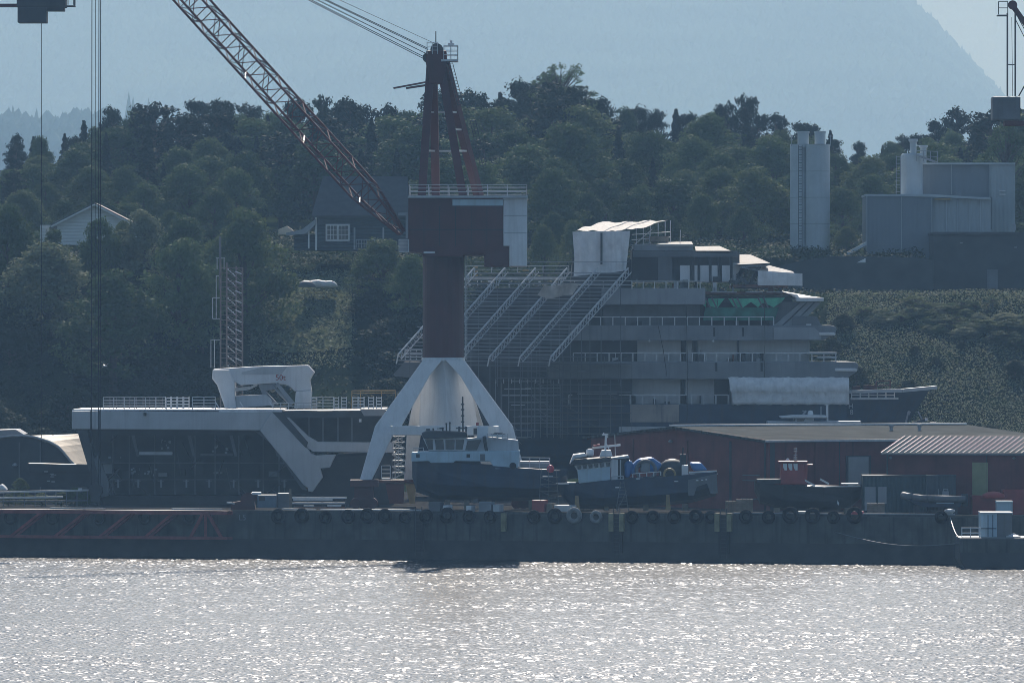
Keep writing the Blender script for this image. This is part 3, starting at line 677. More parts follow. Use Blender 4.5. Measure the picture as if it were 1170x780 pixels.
# ------------------------------------------------------------------ the big ship being built
def big_ship():
    Y = 648.0; D = 13.0
    t = thing('unfinished_ship', 'large unfinished grey ship with stacked open decks and plastic sheeting', 'ship', (X(790,Y), Y+6, QH))
    def band(px0, px1, py0, py1, m='bandgrey', dy=0.0, tip=True, name='deck_edge', d=D):
        n = 8; tp = []
        pts = [(px0,py0),(px1-7,py0)] + [(px1-7+7*math.sin(a), py0+(py1-py0)*.25*(1-math.cos(a))) for a in (.5,1.0,1.57)] + [(px1-2,py0+(py1-py0)*.6),(px1-16,py1),(px0,py1)] if tip else [(px0,py0),(px1,py0),(px1,py1),(px0,py1)]
        return MB().pprism(pts, Y+dy, d-2*dy).build(name, M[m], t, bevel=.05)
    # hull with flared bow to the right, dark navy, standing on keel blocks behind the red halls
    M['bandgrey'] = mat('deck_edge_grey',(0.19,0.205,0.22),.55,.2,.5,streak=.4,c2=(.12,.11,.10))
    hb = MB(); secs = [(468,490,1.0),(640,488,1.0),(860,486,1.0),(955,480,.93),(968,447.5,.88),(1010,446.8,.62),(1045,445,.3),(1069,442.5,.03)]
    P = []
    for px, top, wf in secs:
        row = []
        for zt, k in ((1,1.0),(.75,.97),(.45,.85),(.15,.62),(0,.35)):
            ztop = Z(top,Y); z = 5.0 + (ztop-5.0)*zt; sl = (1-zt)*(70 if px > 960 else 0)*(px-940)/130 if px > 960 else 0
            row.append((X(px-sl,Y), Y+6.5-6.5*wf*k*(1 if zt > .9 else .97), z))
        P.append(row + [(a, 2*(Y+6.5)-b, c) for a, b, c in row[::-1]])
    hb.sheet(P); n = len(P[0]); hb.f.append(tuple(range(n-1,-1,-1)))
    # bow deck
    hb.add([p[0] for p in P[4:]] + [p[-1] for p in P[4:]][::-1], [tuple(range(8))])
    hb.build('hull', M['navy'], t)
    mb = MB()
    for a, b, c, d in ((1069,441,975,446),): mb.bar(at(970,447.5,Y+1),at(1030,446,Y+2),.3,.28); mb.bar(at(1030,446,Y+2),at(1069,442.5,Y+6.3),.3,.28); mb.bar(at(1069,442.5,Y+6.7),at(1030,446,Y+11),.3,.28)
    mb.build('bow_rail_cap', M['offwhite'], t)
    mb = MB().rail([at(973,455.5,Y+.5),at(1022,455.5,Y+2.6)],.62,2,.9,.05); mb.bar(at(972,455.5,Y+.5),at(1026,455,Y+2.6),.16); mb.build('bow_gallery', M['galv'], t)
    mb = MB().rail([at(1001,446,Y+3.5),at(1017,445,Y+4)],.75,2,.9,.05); mb.build('bow_railing', M['redlat'], t); MB().pbox(987,1000,440,445.5,Y+4,1.2).build('deck_gear', M['redlat'], t); MB().pbox(974,983,441,446,Y+3,1).build('deck_gear', M['redlat'], t)
    text('H', .55, at(972,464,Y+.35), M['offwhite'], t, 'hull_mark'); text('8', .6, at(973,471,Y+.35), M['offwhite'], t, 'hull_mark')
    # aft body: dark superstructure block behind the sloping scaffold
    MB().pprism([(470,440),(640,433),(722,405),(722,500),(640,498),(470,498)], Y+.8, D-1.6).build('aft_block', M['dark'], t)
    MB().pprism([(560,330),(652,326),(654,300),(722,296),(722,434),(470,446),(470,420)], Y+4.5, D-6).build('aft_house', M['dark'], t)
    # lower light strake panels seen over the hall roof
    for a, b in ((707,812),(826,862),(874,905),(925,985)): MB().pbox(a,b,487.2,500,Y-.12,.2).build('hull_panel', M['offwhite'], t)
    MB().pbox(720,776,462,482,Y-.1,.3).build('weathered_panel', mat('weathered_plate',(0.34,0.29,0.25),.6,.3,.5,streak=.9,c2=(.1,.1,.11)), t)
    # main deck bulwark
    MB().pbox(640,968,461.5,487,Y-.02,D).build('bulwark', M['navy'], t)
    MB().pbox(654,707,450,463,Y+.1,.25).build('side_gate', M['dark'], t)
    # deck houses and overhanging deck edges, from below upwards
    def wall(px0, px1, py0, py1, m='offwhite', dy=2.0): MB().pbox(px0,px1,py0,py1,Y+dy,D-2*dy).build('deckhouse_wall', M[m], t)
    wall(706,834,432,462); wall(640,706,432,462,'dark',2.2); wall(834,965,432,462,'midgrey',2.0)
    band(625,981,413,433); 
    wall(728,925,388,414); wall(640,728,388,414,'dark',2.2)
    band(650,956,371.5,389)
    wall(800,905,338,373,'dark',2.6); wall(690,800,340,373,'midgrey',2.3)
    band(688,806,329,348,'ltgrey',.2,False)
    for a, b, y0, y1 in ((777.5,783,433,462),(778,784,389,414),(791,797,389,414),(842.5,844.5,389,414),(816,833,433,462)): MB().pbox(a,b,y0,y1,Y+1.9,.3).build('doorway', M['black'], t)
    for a in (817,869): MB().pbox(a,a+2.5,414,424,Y-.06,.2).build('scupper', M['black'], t)
    for a in (848,815): MB().pbox(a,a+2.2,374,384,Y-.06,.2).build('scupper', M['black'], t)
    # white caps stand in for sunlit deck edges at the forward ends
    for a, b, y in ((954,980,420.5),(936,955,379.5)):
        MB().pprism([(a,y),(b-3,y),(b,y+1.6),(b-1,y+3.6),(a,y+3.4)], Y-.25, D+.5).build('sunlit_cap', M['white'], t, bevel=.05)
    MB().pprism([(884,374),(930,374),(938,381),(938,388),(884,388)], Y-.15, D+.3).build('forward_bulwark', M['ltgrey'], t)
    MB().pprism([(905,361),(933,361),(940,374),(905,374)], Y+.3, D-.6).build('wing_base', M['midgrey'], t)
    # railings of the decks
    def rails(px0, px1, py, h=.72, m='galv', wires=1, step=1.0): MB().rail([at(px0,py,Y+.15),at(px1,py,Y+.15)],h,wires,step,.042).build('railing', M[m], t)
    rails(650,832,462,.8); rails(660,705,461.5,.85); rails(655,955,414,.78); rails(672,884,372.5,.75); rails(722,800,330,.62)
    MB().rail([at(640,330,Y+.1),at(722,330,Y+.1)],.65,2,1.2,.03).build('railing', M['galv'], t)
    MB().pbox(922,956,402,404.5,Y+.2,D-.5).pbox(934,956,407,409,Y+.1,D-.4).build('forward_platform', M['offwhite'], t)
    # sheeting over the lower deck
    P = []
    for i in range(41):
        px = 832+138*i/40; row = []
        for j, (py, dy) in enumerate(((431,.2),(436,-.1),(447,-.35),(449,-.1),(459,-.5),(462,-.3))):
            row.append((X(px + (3 if i == 0 else 0)*j*.4,Y), Y+dy-.16*abs(math.sin(i*1.7+j*.4))-.12*random.random()-.2, Z(py+random.uniform(-.6,.6),Y)))
        P.append(row)
    MB().sheet(P).build('plastic_sheeting', M['sheetwhite'], t, smooth=True)
    # bridge: green netting, forward visor, raking supports, open wheelhouse
    MB().pprism([(797,340),(898,338.5),(894,345),(800,346)], Y+1.2, 3).build('bridge_beam', M['dark'], t)
    nv = MB(); [nv.pprism(q, Y+.7, .04) for q in ([(797,341),(808,341),(806,351)],[(809,341),(820,341),(819,351),(810,350)],[(820.5,341),(828,341),(819.5,352)],[(832,341),(897,340),(893,345),(884,351),(872,346),(866,351),(858,345),(848,352),(838,350)])]; nv.build('green_netting', M['green'], t)  # bright green pieces stand in for the lit folds of the net
    nm = mat('dark_green_netting',(0.03,0.17,0.12),.7,.4,1.2); MB().pprism([(806,351.2),(890,351.2),(885,366),(803,366)], Y+.9, .04).build('green_netting', nm, t)
    mb = MB()
    for a in (806,813,836,842,866,872): mb.bar(at(a,340,Y+.6),at(a+6,352,Y+.6),.12)
    mb.build('netting_frame', M['midgrey'], t)
    vz = MB(); f0, f1 = Y-.4, Y+D+.4
    vz.add([at(899,329.5,f1),at(912,330,f1),at(941,341,f0),at(941,344,f0),at(912,345,f0),at(897,334,f0),at(897,331,f0)][:0] or
           [(X(899,Y),f1,Z(331,Y)),(X(938,Y),f1,Z(338,Y)),(X(941,Y),f0,Z(340,Y)),(X(910,Y),f0,Z(340,Y)),(X(899,Y),f1,Z(334,Y)),(X(938,Y),f1,Z(342,Y)),(X(941,Y),f0,Z(344,Y)),(X(910,Y),f0,Z(344,Y))],
           [(3,2,1,0),(4,5,6,7),(0,1,5,4),(1,2,6,5),(2,3,7,6),(3,0,4,7)])
    vz.build('bridge_visor', M['white'], t)
    MB().pbox(838,900,325,328.5,Y+.2,D-.4).pbox(805,895,333,336.5,Y+.4,D-.8).build('bridge_deck', M['rust'], t)
    MB().pbox(812,842,333.2,334.2,Y+.1,1).pbox(852,872,333.2,334.2,Y+.1,1).pbox(876,895,333.4,334.2,Y+.1,1).build('walk_planks', M['offwhite'], t)
    for a, b in ((918,888),(926,899),(935,908)): MB().pprism([(a-2.5,345),(a+3.5,345),(b+5,372),(b-4,372)], Y+.6, D-1.2).build('raking_support', M['ltgrey'], t)
    MB().pprism([(880,345),(934,344.5),(905,373),(878,373)], Y+1.4, D-2.8).build('front_wall', M['midgrey'], t)
    MB().pbox(921,927,370,372.5,Y+.2,.5).build('deck_lamp', M['white'], t)
    # wheelhouse under construction
    wall(722,760,285,322,'black',1.4); wall(760,845,288,322,'midgrey',3.0)  # first block is black for the shade inside the open wheelhouse
    MB().pbox(752,768,288,322,Y+1.2,.8).build('corner_post', M['midgrey'], t)
    MB().pbox(723,843,286.5,293.5,Y+1.0,D-2).build('wheelhouse_roof_beam', M['midgrey'], t)
    for a in (790,797,810,820,834): MB().pbox(a,a+3,293,322,Y+1.4,.3).build('window_post', M['dark'], t)
    for a, b in ((777,788),(793.5,797),(800,810),(813,820),(825,848)): MB().pbox(a,b,303,322,Y+1.5,.15).build('white_panel', M['white'], t)  # panels whitened for the light shining in from behind
    def slab(name, pts, m='cream', th=.15):            # pts: (px, py, Y)
        P_ = [at(*p) for p in pts]; n = len(P_); vs = P_ + [p-Vector((0,0,th)) for p in P_]
        MB().add(vs, [tuple(range(n)), tuple(range(2*n-1,n-1,-1))] + [(i,i+n,(i+1)%n+n,(i+1)%n) for i in range(n)]).build(name, M[m], t)
    slab('roof_sheet', [(750,279,Y+1),(792,279,Y+1),(790,276,Y+D),(765,276.5,Y+D)])
    MB().pprism([(724,279.5),(792,279.5),(792,286),(724,286)], Y+1.3, D-3).build('wheelhouse_fascia', M['ltgrey'], t)
    slab('roof_sheet', [(795,286.5,Y+1),(836,287,Y+1),(822,281,Y+D),(794,281.5,Y+D)])
    slab('roof_sheet', [(838,302.5,Y+.2),(880,300.5,Y+.2),(858,291,Y+D),(828,290.5,Y+D)])
    MB().pprism([(838,302.6),(880,300.6),(880,303),(848,305)], Y+.2, D-.6).build('roof_edge', M['offwhite'], t)
    for a, b in (((849,304),(840,327)),((868,304),(856,327)),((853,306),(842,315)),((842,315),(858,326))): MB().bar(at(*a,Y+.6),at(*b,Y+.6),.28).build('roof_strut', M['dark'], t)
    mb = MB()
    for a, b in (((848,310),(860,324)),((858,306),(846,322)),((846,322),(870,322)),((870,322),(852,312))): mb.bar(at(*a,Y+3),at(*b,Y+3),.14)
    mb.build('roof_brace', M['white'], t)
    P = []
    for i in range(15):
        u = i/14; px = 850+67*u; row = []
        for j in range(13):
            v = j/12; sag = .22*math.sin(v*math.pi*5)
            row.append((X(px,Y)-(1-v)*0.2, Y+v*D, Z(306+(21*u*.62) + (5 if i==14 else 0) - 13*v*(1-.35*u),Y)+sag*.5))
        P.append(row)
    MB().sheet(P).build('striped_sheeting', M['tarp'], t, smooth=True)
    P = []
    for i in range(21):
        px = 866+51*i/20; P.append([(X(px+random.uniform(-.3,.3),Y),Y-.05-.15*random.random(),Z(309+ (px-866)*.07+k*(17-(px-866)*.06)/3,Y)) for k in range(4)])
    MB().sheet(P).build('hanging_sheeting', M['sheetwhite'], t, smooth=True)
    MB().pbox(833,846,320,324,Y+.5,1).pbox(856,862,322,325,Y+.5,1).pbox(815,822,316,322,Y+.5,1.2).build('deck_gear', M['dark'], t)
    rr = random.Random(77)
    for i in range(34):                                  # loose gear, bottles and boxes along the open decks
        px, py, dy = rr.choice(((rr.uniform(724,800),330,.8),(rr.uniform(805,895),333,.4),(rr.uniform(690,880),372,1.2),(rr.uniform(660,900),414,1.3),(rr.uniform(655,830),462,1.3)))
        h = rr.uniform(3,11); wd = rr.uniform(1,7)
        MB().pbox(px,px+wd,py-h,py,Y+dy,.5).build('deck_gear', M[rr.choice(('dark','midgrey','ltgrey','rust','offwhite','black'))], t)
    for i in range(16):
        px, py, dy = rr.choice(((rr.uniform(700,800),330,.6),(rr.uniform(805,895),326,.6),(rr.uniform(735,790),279,4),(rr.uniform(660,900),414,.9)))
        MB().bar(at(px,py,Y+dy),at(px+rr.uniform(-1,1),py-rr.uniform(8,17),Y+dy),.06).build('scaffold_post', M[rr.choice(('galv','ltgrey','midgrey'))], t)
    for px, py in ((690,431),(742,489),(700,389)): MB().bar(at(px,py,Y+.4),at(px+rr.uniform(14,22),py-16,Y+.6),.12).build('deck_stair', M['ltgrey'], t)
    # white weather shelter
    f0, f1 = Y-1, Y+D
    P = []
    for i in range(13):
        u = i/12; row = []
        for j in range(9):
            v = j/8; a = Vector((X(655+66*u,Y),f0,Z(265-2.0*u-.5*math.sin(u*7),Y))); b = Vector((X(684+83*u,Y),f1,Z(252-2.2*u-.9*abs(math.sin(u*5)),Y))); row.append(a.lerp(b,v)+Vector((0,0,.07*math.sin(u*22+v*5)+.05*math.sin(u*9-v*11))))
        P.append(row)
    MB().sheet(P).build('shelter_roof', M['tarp'], t, smooth=True)
    for u in (.47,.75): MB().path([P[round(u*12)][j]+Vector((0,0,.02)) for j in range(9)],.035,5).build('roof_seam', M['ltgrey'], t)
    P = []
    for i in range(17):
        u = i/16; P.append([(X(654+66*u-(5*k if u > .9 else 0)+(1.2*(2-abs(k*3-2)) if u<.1 else 0),Y),f0-.12*math.sin(i*2.2+k*4)-.1*random.random(),Z(265-u*1+k*(52-6*u)*(.98),Y)) for k in (0,.2,.4,.6,.8,1.0)])
    MB().sheet(P).build('shelter_curtain', M['sheetwhite'], t, smooth=True)
    MB().pbox(686,688.4,266,302,f0-.3,.1).build('curtain_gap', M['dark'], t)
    mb = MB()
    for px in (727,735,743,752,760,766):
        mb.bar(at(px,262-(px-720)*.22,Y+2+(px-720)*.2),at(px,282,Y+2+(px-720)*.2),.07)
    for py in (268,274,280): mb.bar(at(722,py,Y+2),at(766,py-3,Y+11),.06)
    mb.bar(at(722,282,Y+2),at(745,262,Y+7),.05); mb.build('shelter_frame', M['galv'], t)
    MB().pbox(738,764,270,276,Y+6,3).build('stacked_boards', M['wood'], t)
    # small scaffold landing at the far left of the ship
    mb = MB().pprism([(449,428),(462,413),(480,413),(480,432),(452,430)], Y+1, 6); mb.build('stern_wing', M['midgrey'], t)
    mb = MB().rail([at(463,412,Y+1),at(482,412,Y+1)],.9,3,.5,.04); mb.bar(at(462,405,Y+1),at(482,404.5,Y+1),.12); mb.build('stern_railing', M['galv'], t)
    for px, py in ((742,389.5),(815,389.5)): MB().tube(at(px,py,Y-.1),at(px,py,Y+.1),.09,n=10).build('deck_lamp', M['white'], t)
    for a, b in (((752,372),(762,430)),((873,330),(873,445)),((784,350),(785,480))): MB().path([at(*a,Y-.2),at((a[0]+b[0])/2+1,(a[1]+b[1])/2,Y-.25),at(*b,Y-.2)],.025,5).build('hose', M['black'], t)
    # forest of scaffold tubes hung along the dark aft side
    for k, (pxa, pxb, pya, pyb) in enumerate(((566,640,432,500),(600,722,436,498),(566,722,404,436))):
        mb = MB(); rr = random.Random(k)
        for i in range(11): px = pxa+(pxb-pxa)*i/10; mb.bar(at(px,pya+rr.uniform(-5,8),Y-.8-k*.3),at(px,pyb,Y-.8-k*.3),.045)
        for py in range(int(pya)+3, int(pyb), 8):
            u = rr.random()*.5; mb.bar(at(pxa+(pxb-pxa)*u,py,Y-.8-k*.3),at(pxa+(pxb-pxa)*min(1,u+.3+rr.random()*.5),py,Y-.8-k*.3),.045)
            u = rr.random()*.8; mb.bar(at(pxa+(pxb-pxa)*u,py,Y-.85-k*.3),at(pxa+(pxb-pxa)*(u+.15),py+8,Y-.85-k*.3),.04)
            mb.box(X(pxa+rr.uniform(0,30),Y),X(pxb-rr.uniform(0,40),Y),Y-.7-k*.3,Y-.1,Z(py,Y)-.08,Z(py,Y)-.03)
        mb.build('side_scaffold', M['ltgrey' if k == 0 else 'midgrey'], t)
    for i in range(9): MB().pbox(566+i*9,567+i*9,433,438,Y-1.2,.1).build('stanchion', M['galv'], t)
    for a, b, py in ((576,607,443.5),(574,604,451),(584,600,462)): MB().pbox(a,b,py,py+1.1,Y-1.6,.8).build('scaffold_plank', M['offwhite'], t)
    return t
big_ship()
def sloping_scaffold():
    Y0, Y1 = 639.0, 645.6
    t = thing('sloping_scaffold', 'broad sloping scaffold of parallel lattice rails and cross boards beside the ship', 'scaffold', (X(580,645), 645, QH))
    lines = [((542,306),(455,405)),((577,306),(490,405)),((612,306),(525,405)),((648,306),(559,408)),((683,306),(594,408)),((718,306),(629,408))]
    def pt(k, s): a, b = lines[k]; px = b[0]+(a[0]-b[0])*s; py = b[1]+(a[1]-b[1])*s; return at(px, py, Y0+(Y1-Y0)*s)
    for k in range(6):
        mb = MB(); dn = Vector((.26,0,-.34)); n = 26
        mb.bar(pt(k,0),pt(k,1),.11,.1); mb.bar(pt(k,0)+dn,pt(k,1)+dn,.06)
        for i in range(n): mb.bar(pt(k,i/n),pt(k,i/n)+dn,.04); mb.bar(pt(k,i/n)+dn,pt(k,(i+1)/n),.032)
        p = pt(k,0); mb.bar(p,p+Vector((-.15,0,-.75)),.11); mb.build('lattice_rail', M['galv'], t)
    mb = MB(); rr = random.Random(4)
    for i in range(30):
        s = i/29
        for k in range(5):
            if rr.random() < .12: continue
            a = pt(k,s)-Vector((0,0,.5)); b = pt(k+1,s)-Vector((0,0,.5)); mb.bar(a+Vector((0,.4,0)),b+Vector((0,.4,0)),.34 if rr.random() < .6 else .14,.05)
    mb.build('cross_boards', M['midgrey'], t)
    mb = MB()
    for i in range(25):
        s = i/24; a = pt(0,s)-Vector((0,0,.42)); b = pt(5,s)-Vector((0,0,.42)); mb.bar(a,b,.055)
        if i % 3 == 0: mb.bar(a+Vector((0,.5,.9)),b+Vector((0,.5,.9)),.045)
    mb.build('cross_tubes', M['ltgrey'], t)
    mb = MB()
    for i in range(0,30,3):
        s = i/29; a = pt(0,s)-Vector((0,0,.75)); b = pt(5,s)-Vector((0,0,.75)); mb.bar(a,b,.09)
    for k in range(6):
        for s in (.15,.4,.65,.9): p = pt(k,s); mb.bar(p-Vector((0,-.3,.5)),Vector((p.x,p.y+.3,max(QH+5,p.z-9))),.07)
    mb.build('support_tubes', M['midgrey'], t)
    mb = MB().bar(at(532,318,649),at(647,318,649),.22,.12).rail([at(532,312,651),at(650,312,651)],.6,2,2.0,.03); mb.build('top_walkway', M['galv'], t)
    rr = random.Random(8); mb = MB()
    for i in range(26): px = rr.choice((rr.uniform(535,560),rr.uniform(566,592),rr.uniform(598,646))); mb.pbox(px,px+rr.uniform(1,4),320+rr.uniform(0,8),321.3+rr.uniform(0,8),648,.3)
    mb.build('couplers', M['white'], t)
    MB().pbox(541,546,304,306,647,.5).pbox(541,546,309,311,647,.5).pbox(541,546,314,316,647,.5).build('bright_boards', M['ochre'], t)
    P = [[at(622+40*i/10-(8*v), 325+1.5*math.sin(i*.6)+12*v+3*math.sin(math.pi*i/10)*v, 643.0+.3*v+.15*math.sin(i)) for v in (0,.33,.66,1)] for i in range(11)]
    tp = MB().sheet(P).build('tarpaulin', M['tarp'], smooth=True); tag(tp, 'pale tarpaulin sagging across the sloping scaffold', 'tarpaulin')
    mb = MB(); mb.pbox(597,604,308,310,650,.3); mb.build('board', M['ochre'], t)
sloping_scaffold()
# ------------------------------------------------------------------ the white-edged ship section with the landing deck
def module():
    Y, D = 622.0, 15.0
    t = thing('ship_section', 'dark open ship section with a white edged flat deck left of the big crane', 'ship section', (X(260,Y), Y+6, QH))
    MB().pprism([(82,469),(318,471),(330,478),(297,491.5),(82,490)], Y, D).build('deck_slab', M['offwhite'], t, bevel=.06)
    MB().pbox(82.5,250,467.6,469.1,Y+.2,D-.4).pbox(250,322,468,470.6,Y+.2,D-.4).build('deck_plating', M['white'], t)
    # slanting white side support; grey stands in for shade on its inner flank
    MB().pprism([(297,491.7),(310,471.2),(320.5,471.2),(355,517),(360,520),(384,519),(377,534),(366,535),(369,545),(357,562),(352,561),(352,557),(347,554)], Y-.15, .9).build('side_support', M['offwhite'], t, bevel=.06)
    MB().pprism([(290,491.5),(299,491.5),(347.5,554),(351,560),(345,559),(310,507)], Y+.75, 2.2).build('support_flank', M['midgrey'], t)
    MB().pprism([(324,477),(330,476.5),(352,498),(363,504.5),(417,505),(450,505),(450,517),(358,516),(352,512)], Y-.05, .8).build('side_rail', M['offwhite'], t, bevel=.06)
    MB().pprism([(311,470.5),(322,470.5),(352,505),(350,512),(345,507)], Y-.2, .12).build('support_seam', M['dark'], t)
    MB().pprism([(320,469.4),(450,468.6),(450,476),(328,477)], Y+.3, D-.5).build('upper_deck', M['dark'], t)
    MB().pprism([(411,467),(440,467),(440,475),(416,475)], Y-.4, D).build('aft_platform', M['ltgrey'], t)
    MB().pbox(330,450,476,504,Y+4,D-5).build('aft_bulkhead', M['dark'], t)
    for px in (352,368,385,401): MB().pbox(px,px+2,477,504,Y+1.6,.3).build('aft_frame', M['midgrey'], t)
    MB().pprism([(350,560),(385,520),(450,517),(450,580),(350,580)], Y+1.6, D-4).build('lower_hull', M['black'], t)
    MB().pprism([(88,491),(100,491),(111,540),(116,575),(110,575),(104,545)], Y+.2, 2.2).build('edge_pillar', M['dark'], t)
    MB().pprism([(104,525),(112,520),(124,550),(124,566),(116,568),(111,545)], Y+.5, .6).build('edge_plate', M['midgrey'], t)
    MB().pbox(100,350,490,578,Y+8,4).build('inner_bulkhead', M['dark'], t)
    MB().pbox(112,352,566,579,Y+.8,6).build('base_girder', M['black'], t)
    MB().pbox(95,335,490,497,Y+1.2,1).build('deck_girder', M['dark'], t)
    for px in (150,214,262,310): MB().pprism([(px,497),(px+4,497),(px+9,521),(px+6,521)], Y+2.4, .3).build('bracket', M['midgrey'], t)
    MB().pbox(159,197,516,519.5,Y+2.2,1.2).build('hanging_girder', M['offwhite'], t); MB().pbox(229,266,518,520.5,Y+4.2,1.2).build('hanging_girder', M['midgrey'], t)
    for px in (128,147,176,199,222,245,272,300,318): MB().pbox(px,px+1.6,492,566,Y+5.5,.3).build('inner_column', M['midgrey'], t)
    for py in (528,547): MB().pbox(112,340,py,py+1.2,Y+5.2,.3).build('inner_stringer', M['midgrey'], t)
    for i in range(10): px = 118+21*i; MB().pbox(px,px+10,530+(i*7)%11,541+(i*5)%6,Y+6,.4).build('inner_plate', M['dark' if i % 3 else 'ltgrey'], t)
    for i, px in enumerate((134,157,183,212,238,266,294,324)): 
        mb = MB().pbox(px,px+2,548,557,Y+2,.2); mb.bar(at(px-3,549,Y+2),at(px+4,549,Y+2),.05); mb.build('stanchion', M['ltgrey'], t)
    rr = random.Random(3)
    for i in range(26):
        px = rr.uniform(120,335); py = rr.uniform(496,560); MB().bar(at(px,py,Y+rr.uniform(3,7)),at(px+rr.uniform(-22,22),py+rr.uniform(6,26),Y+5),.07).build('pipe_run', M['midgrey'], t)
    for i in range(30):
        px, py = rr.choice(((152,538),(172,540),(190,506),(130,518),(250,512),(222,520))); px += rr.uniform(-8,8); py += rr.uniform(-5,5); MB().pbox(px,px+rr.uniform(.6,3),py,py+rr.uniform(.8,3),Y+2.6,.2).build('fitting', M['ltgrey'], t)
    MB().pbox(164,167,471,475,Y-.25,.3).build('deck_light', M['black'], t)
    for px in (103,113): MB().pbox(px,px+.8,469.2,490,Y-.06,.1).build('panel_joint', M['dark'], t)
    # railings and stacked railing frames on deck
    zd = 467.5
    def rl(px0, px1, h, wires, step, m='galv', dy=.5, r=.035): MB().rail([at(px0,zd,Y+dy),at(px1,zd,Y+dy)],h,wires,step,r).build('railing', M[m], t)
    rl(118,190,.95,4,.8); rl(118,186,.95,3,.55,'midgrey',6); rl(220,246,.98,4,1.0); rl(312,356,.5,2,.6,dy=.3)
    for px in (189,196,203,210,356,381,390,403,410,421,430):
        mb = MB()
        for k in range(4): mb.bar(at(px,454.5+3.6*k,Y+2),at(px+6,454.5+3.6*k,Y+2),.14,.1); mb.bar(at(px,454.5+3.6*k,Y+3),at(px+6,454.5+3.6*k,Y+3),.12,.1)
        mb.bar(at(px,454.5,Y+2),at(px,454.5,Y+3),.08); mb.bar(at(px,453,Y+2),at(px,467,Y+2),.08); mb.bar(at(px+6,453,Y+2),at(px+6,467,Y+2),.08); mb.build('railing_frame', M['white'], t)
    rl(356,382,.95,4,.8); mb = MB()
    for px in (402,412,436,452): mb.bar(at(px,446,Y+3),at(px,467,Y+3),.08)
    mb.bar(at(402,446.5,Y+3),at(452,446,Y+3),.12); mb.bar(at(402,449,Y+3),at(452,448.5,Y+3),.07); mb.build('gantry_rail', M['ochre'], t)
    for px, py in ((246,459),(274,459),(308,459)): MB().bar(at(px,py,Y+.4),at(px+4,465,Y+.4),.09).build('deck_prop', M['white'], t)
    MB().pbox(410,413,478.5,482,Y-.1,.2).build('lamp', M['white'], t)
    # the white deck crane folded on top
    c = thing('deck_crane', 'white folded deck crane with red lettering standing on the flat ship deck', 'crane', (X(300,Y+5), Y+5, Z(467,Y+5)))
    Yc = Y+4.2
    MB().pprism([(243.5,421.5),(290,418.5),(352,417),(359.5,425),(354,434),(356,446),(337,447),(329,440),(313,437.5),(275,440),(268,436),(262,437),(250,434),(243,431)], Yc, 1.9).build('upper_boom', M['white'], c, bevel=.07)
    MB().pprism([(243,422),(262,422),(268,437),(268,452),(270,466.5),(257,466),(248,440),(242,432)], Yc-.25, 2.4).build('boom_head', M['white'], c, bevel=.07)
    MB().pprism([(268,452),(304,450.5),(309,455),(313,463),(270,466)], Yc+.1, 1.5).build('lower_arm', M['offwhite'], c, bevel=.06)
    MB().pprism([(295,438.5),(313,438),(317,441),(313,445),(303,446),(318,462),(306,462),(300,452)], Yc+.4, 1.1).build('knuckle', M['ltgrey'], c, bevel=.05)
    MB().pprism([(338,447),(356,446),(355,466.5),(336,466.5)], Yc-.2, 2.4).build('pedestal', M['white'], c, bevel=.07)
    mb = MB().bar(at(316,438,Yc-.1),at(335,461,Yc-.1),.3,.3); mb.tube(at(312,441,Yc+.2),at(333,463,Yc+.2),.12); mb.build('cylinder', M['ltgrey'], c)
    mb = MB().bar(at(268,445,Yc+.9),at(286,443,Yc+.9),.28); mb.bar(at(286,443,Yc+.9),at(294,439,Yc+.9),.2); mb.build('link_rod', M['white'], c)
    MB().pprism([(276,425),(300,419.5),(328,419),(322,427),(276,428)], Yc-.05, .06).build('boom_plate', M['offwhite'], c)
    text('50t', .62, at(320.5,431.4,Yc-.05), M['red'], c)
    # the block where its hull stands on the quay
module()
def scaffold_tower():
    Y = 645.0
    t = thing('scaffold_tower', 'slender lattice stair tower with a pole on top behind the flat ship deck', 'scaffold', (X(262,Y), Y, QH))
    M['towerbrown'] = mat('tower_steel',(0.20,0.165,0.15),.6,.25,1.5)
    mb = MB(); tops = {252:296, 259:300, 270:304, 277:306}
    for px, tp in tops.items():
        for yy in (Y,Y+2.0): mb.bar(at(px,tp,yy),(X(px,yy),yy,QH),.13)
    for i in range(34):
        py = 306+i*5.4
        mb.bar(at(252,py,Y),at(277,py,Y),.045); mb.bar(at(252,py,Y+2),at(277,py,Y+2),.045)
        if i % 3 == 0: mb.bar(at(277,py,Y),at(277,py,Y+2),.07)
    mb.build('frame', M['towerbrown'], t)
    mb = MB()
    for i in range(34):
        py = 306+i*5.4; mb.bar(at(259,py,Y+1.8),at(270,py+5.4,Y+1.8),.05); mb.bar(at(270,py,Y+1),at(277,py+5.4,Y+1),.05)
    mb.build('bracing', M['towerbrown'], t)
    mb = MB()
    for i in range(15):
        py = 305+i*11
        for k in range(4): mb.bar(at(259+2.9*k,py+2+2.6*k,Y+.2),at(261.5+2.9*k,py+2.6+2.6*k,Y+.2),.12,.07)
        mb.bar(at(258,py+1,Y+.2),at(271,py+12,Y+.2),.06); mb.bar(at(269,py+5,Y-.1),at(276,py+8,Y-.1),.09)
    mb.build('stair', M['galv'], t)
    MB().tube(at(251.5,330,Y+.3),at(251.5,270,Y+.3),.12,.09).build('pole', M['midgrey'], t)
    mb = MB()
    for a, b in (((248,294),(248,308)),((256,294),(256,308)),((247,315),(247,364)),((243,340),(243,364)),((241,388),(241,420)),((245,388),(245,420))): mb.bar(at(*a,Y+.3),at(*b,Y+.3),.06)
    for a, b, py in ((247,257,295),(243,252,340),(243,252,364),(241,252,388),(247,252,315)): mb.bar(at(a,py,Y+.3),at(b,py,Y+.3),.06)
    mb.build('side_bracket', M['galv'], t)
scaffold_tower()
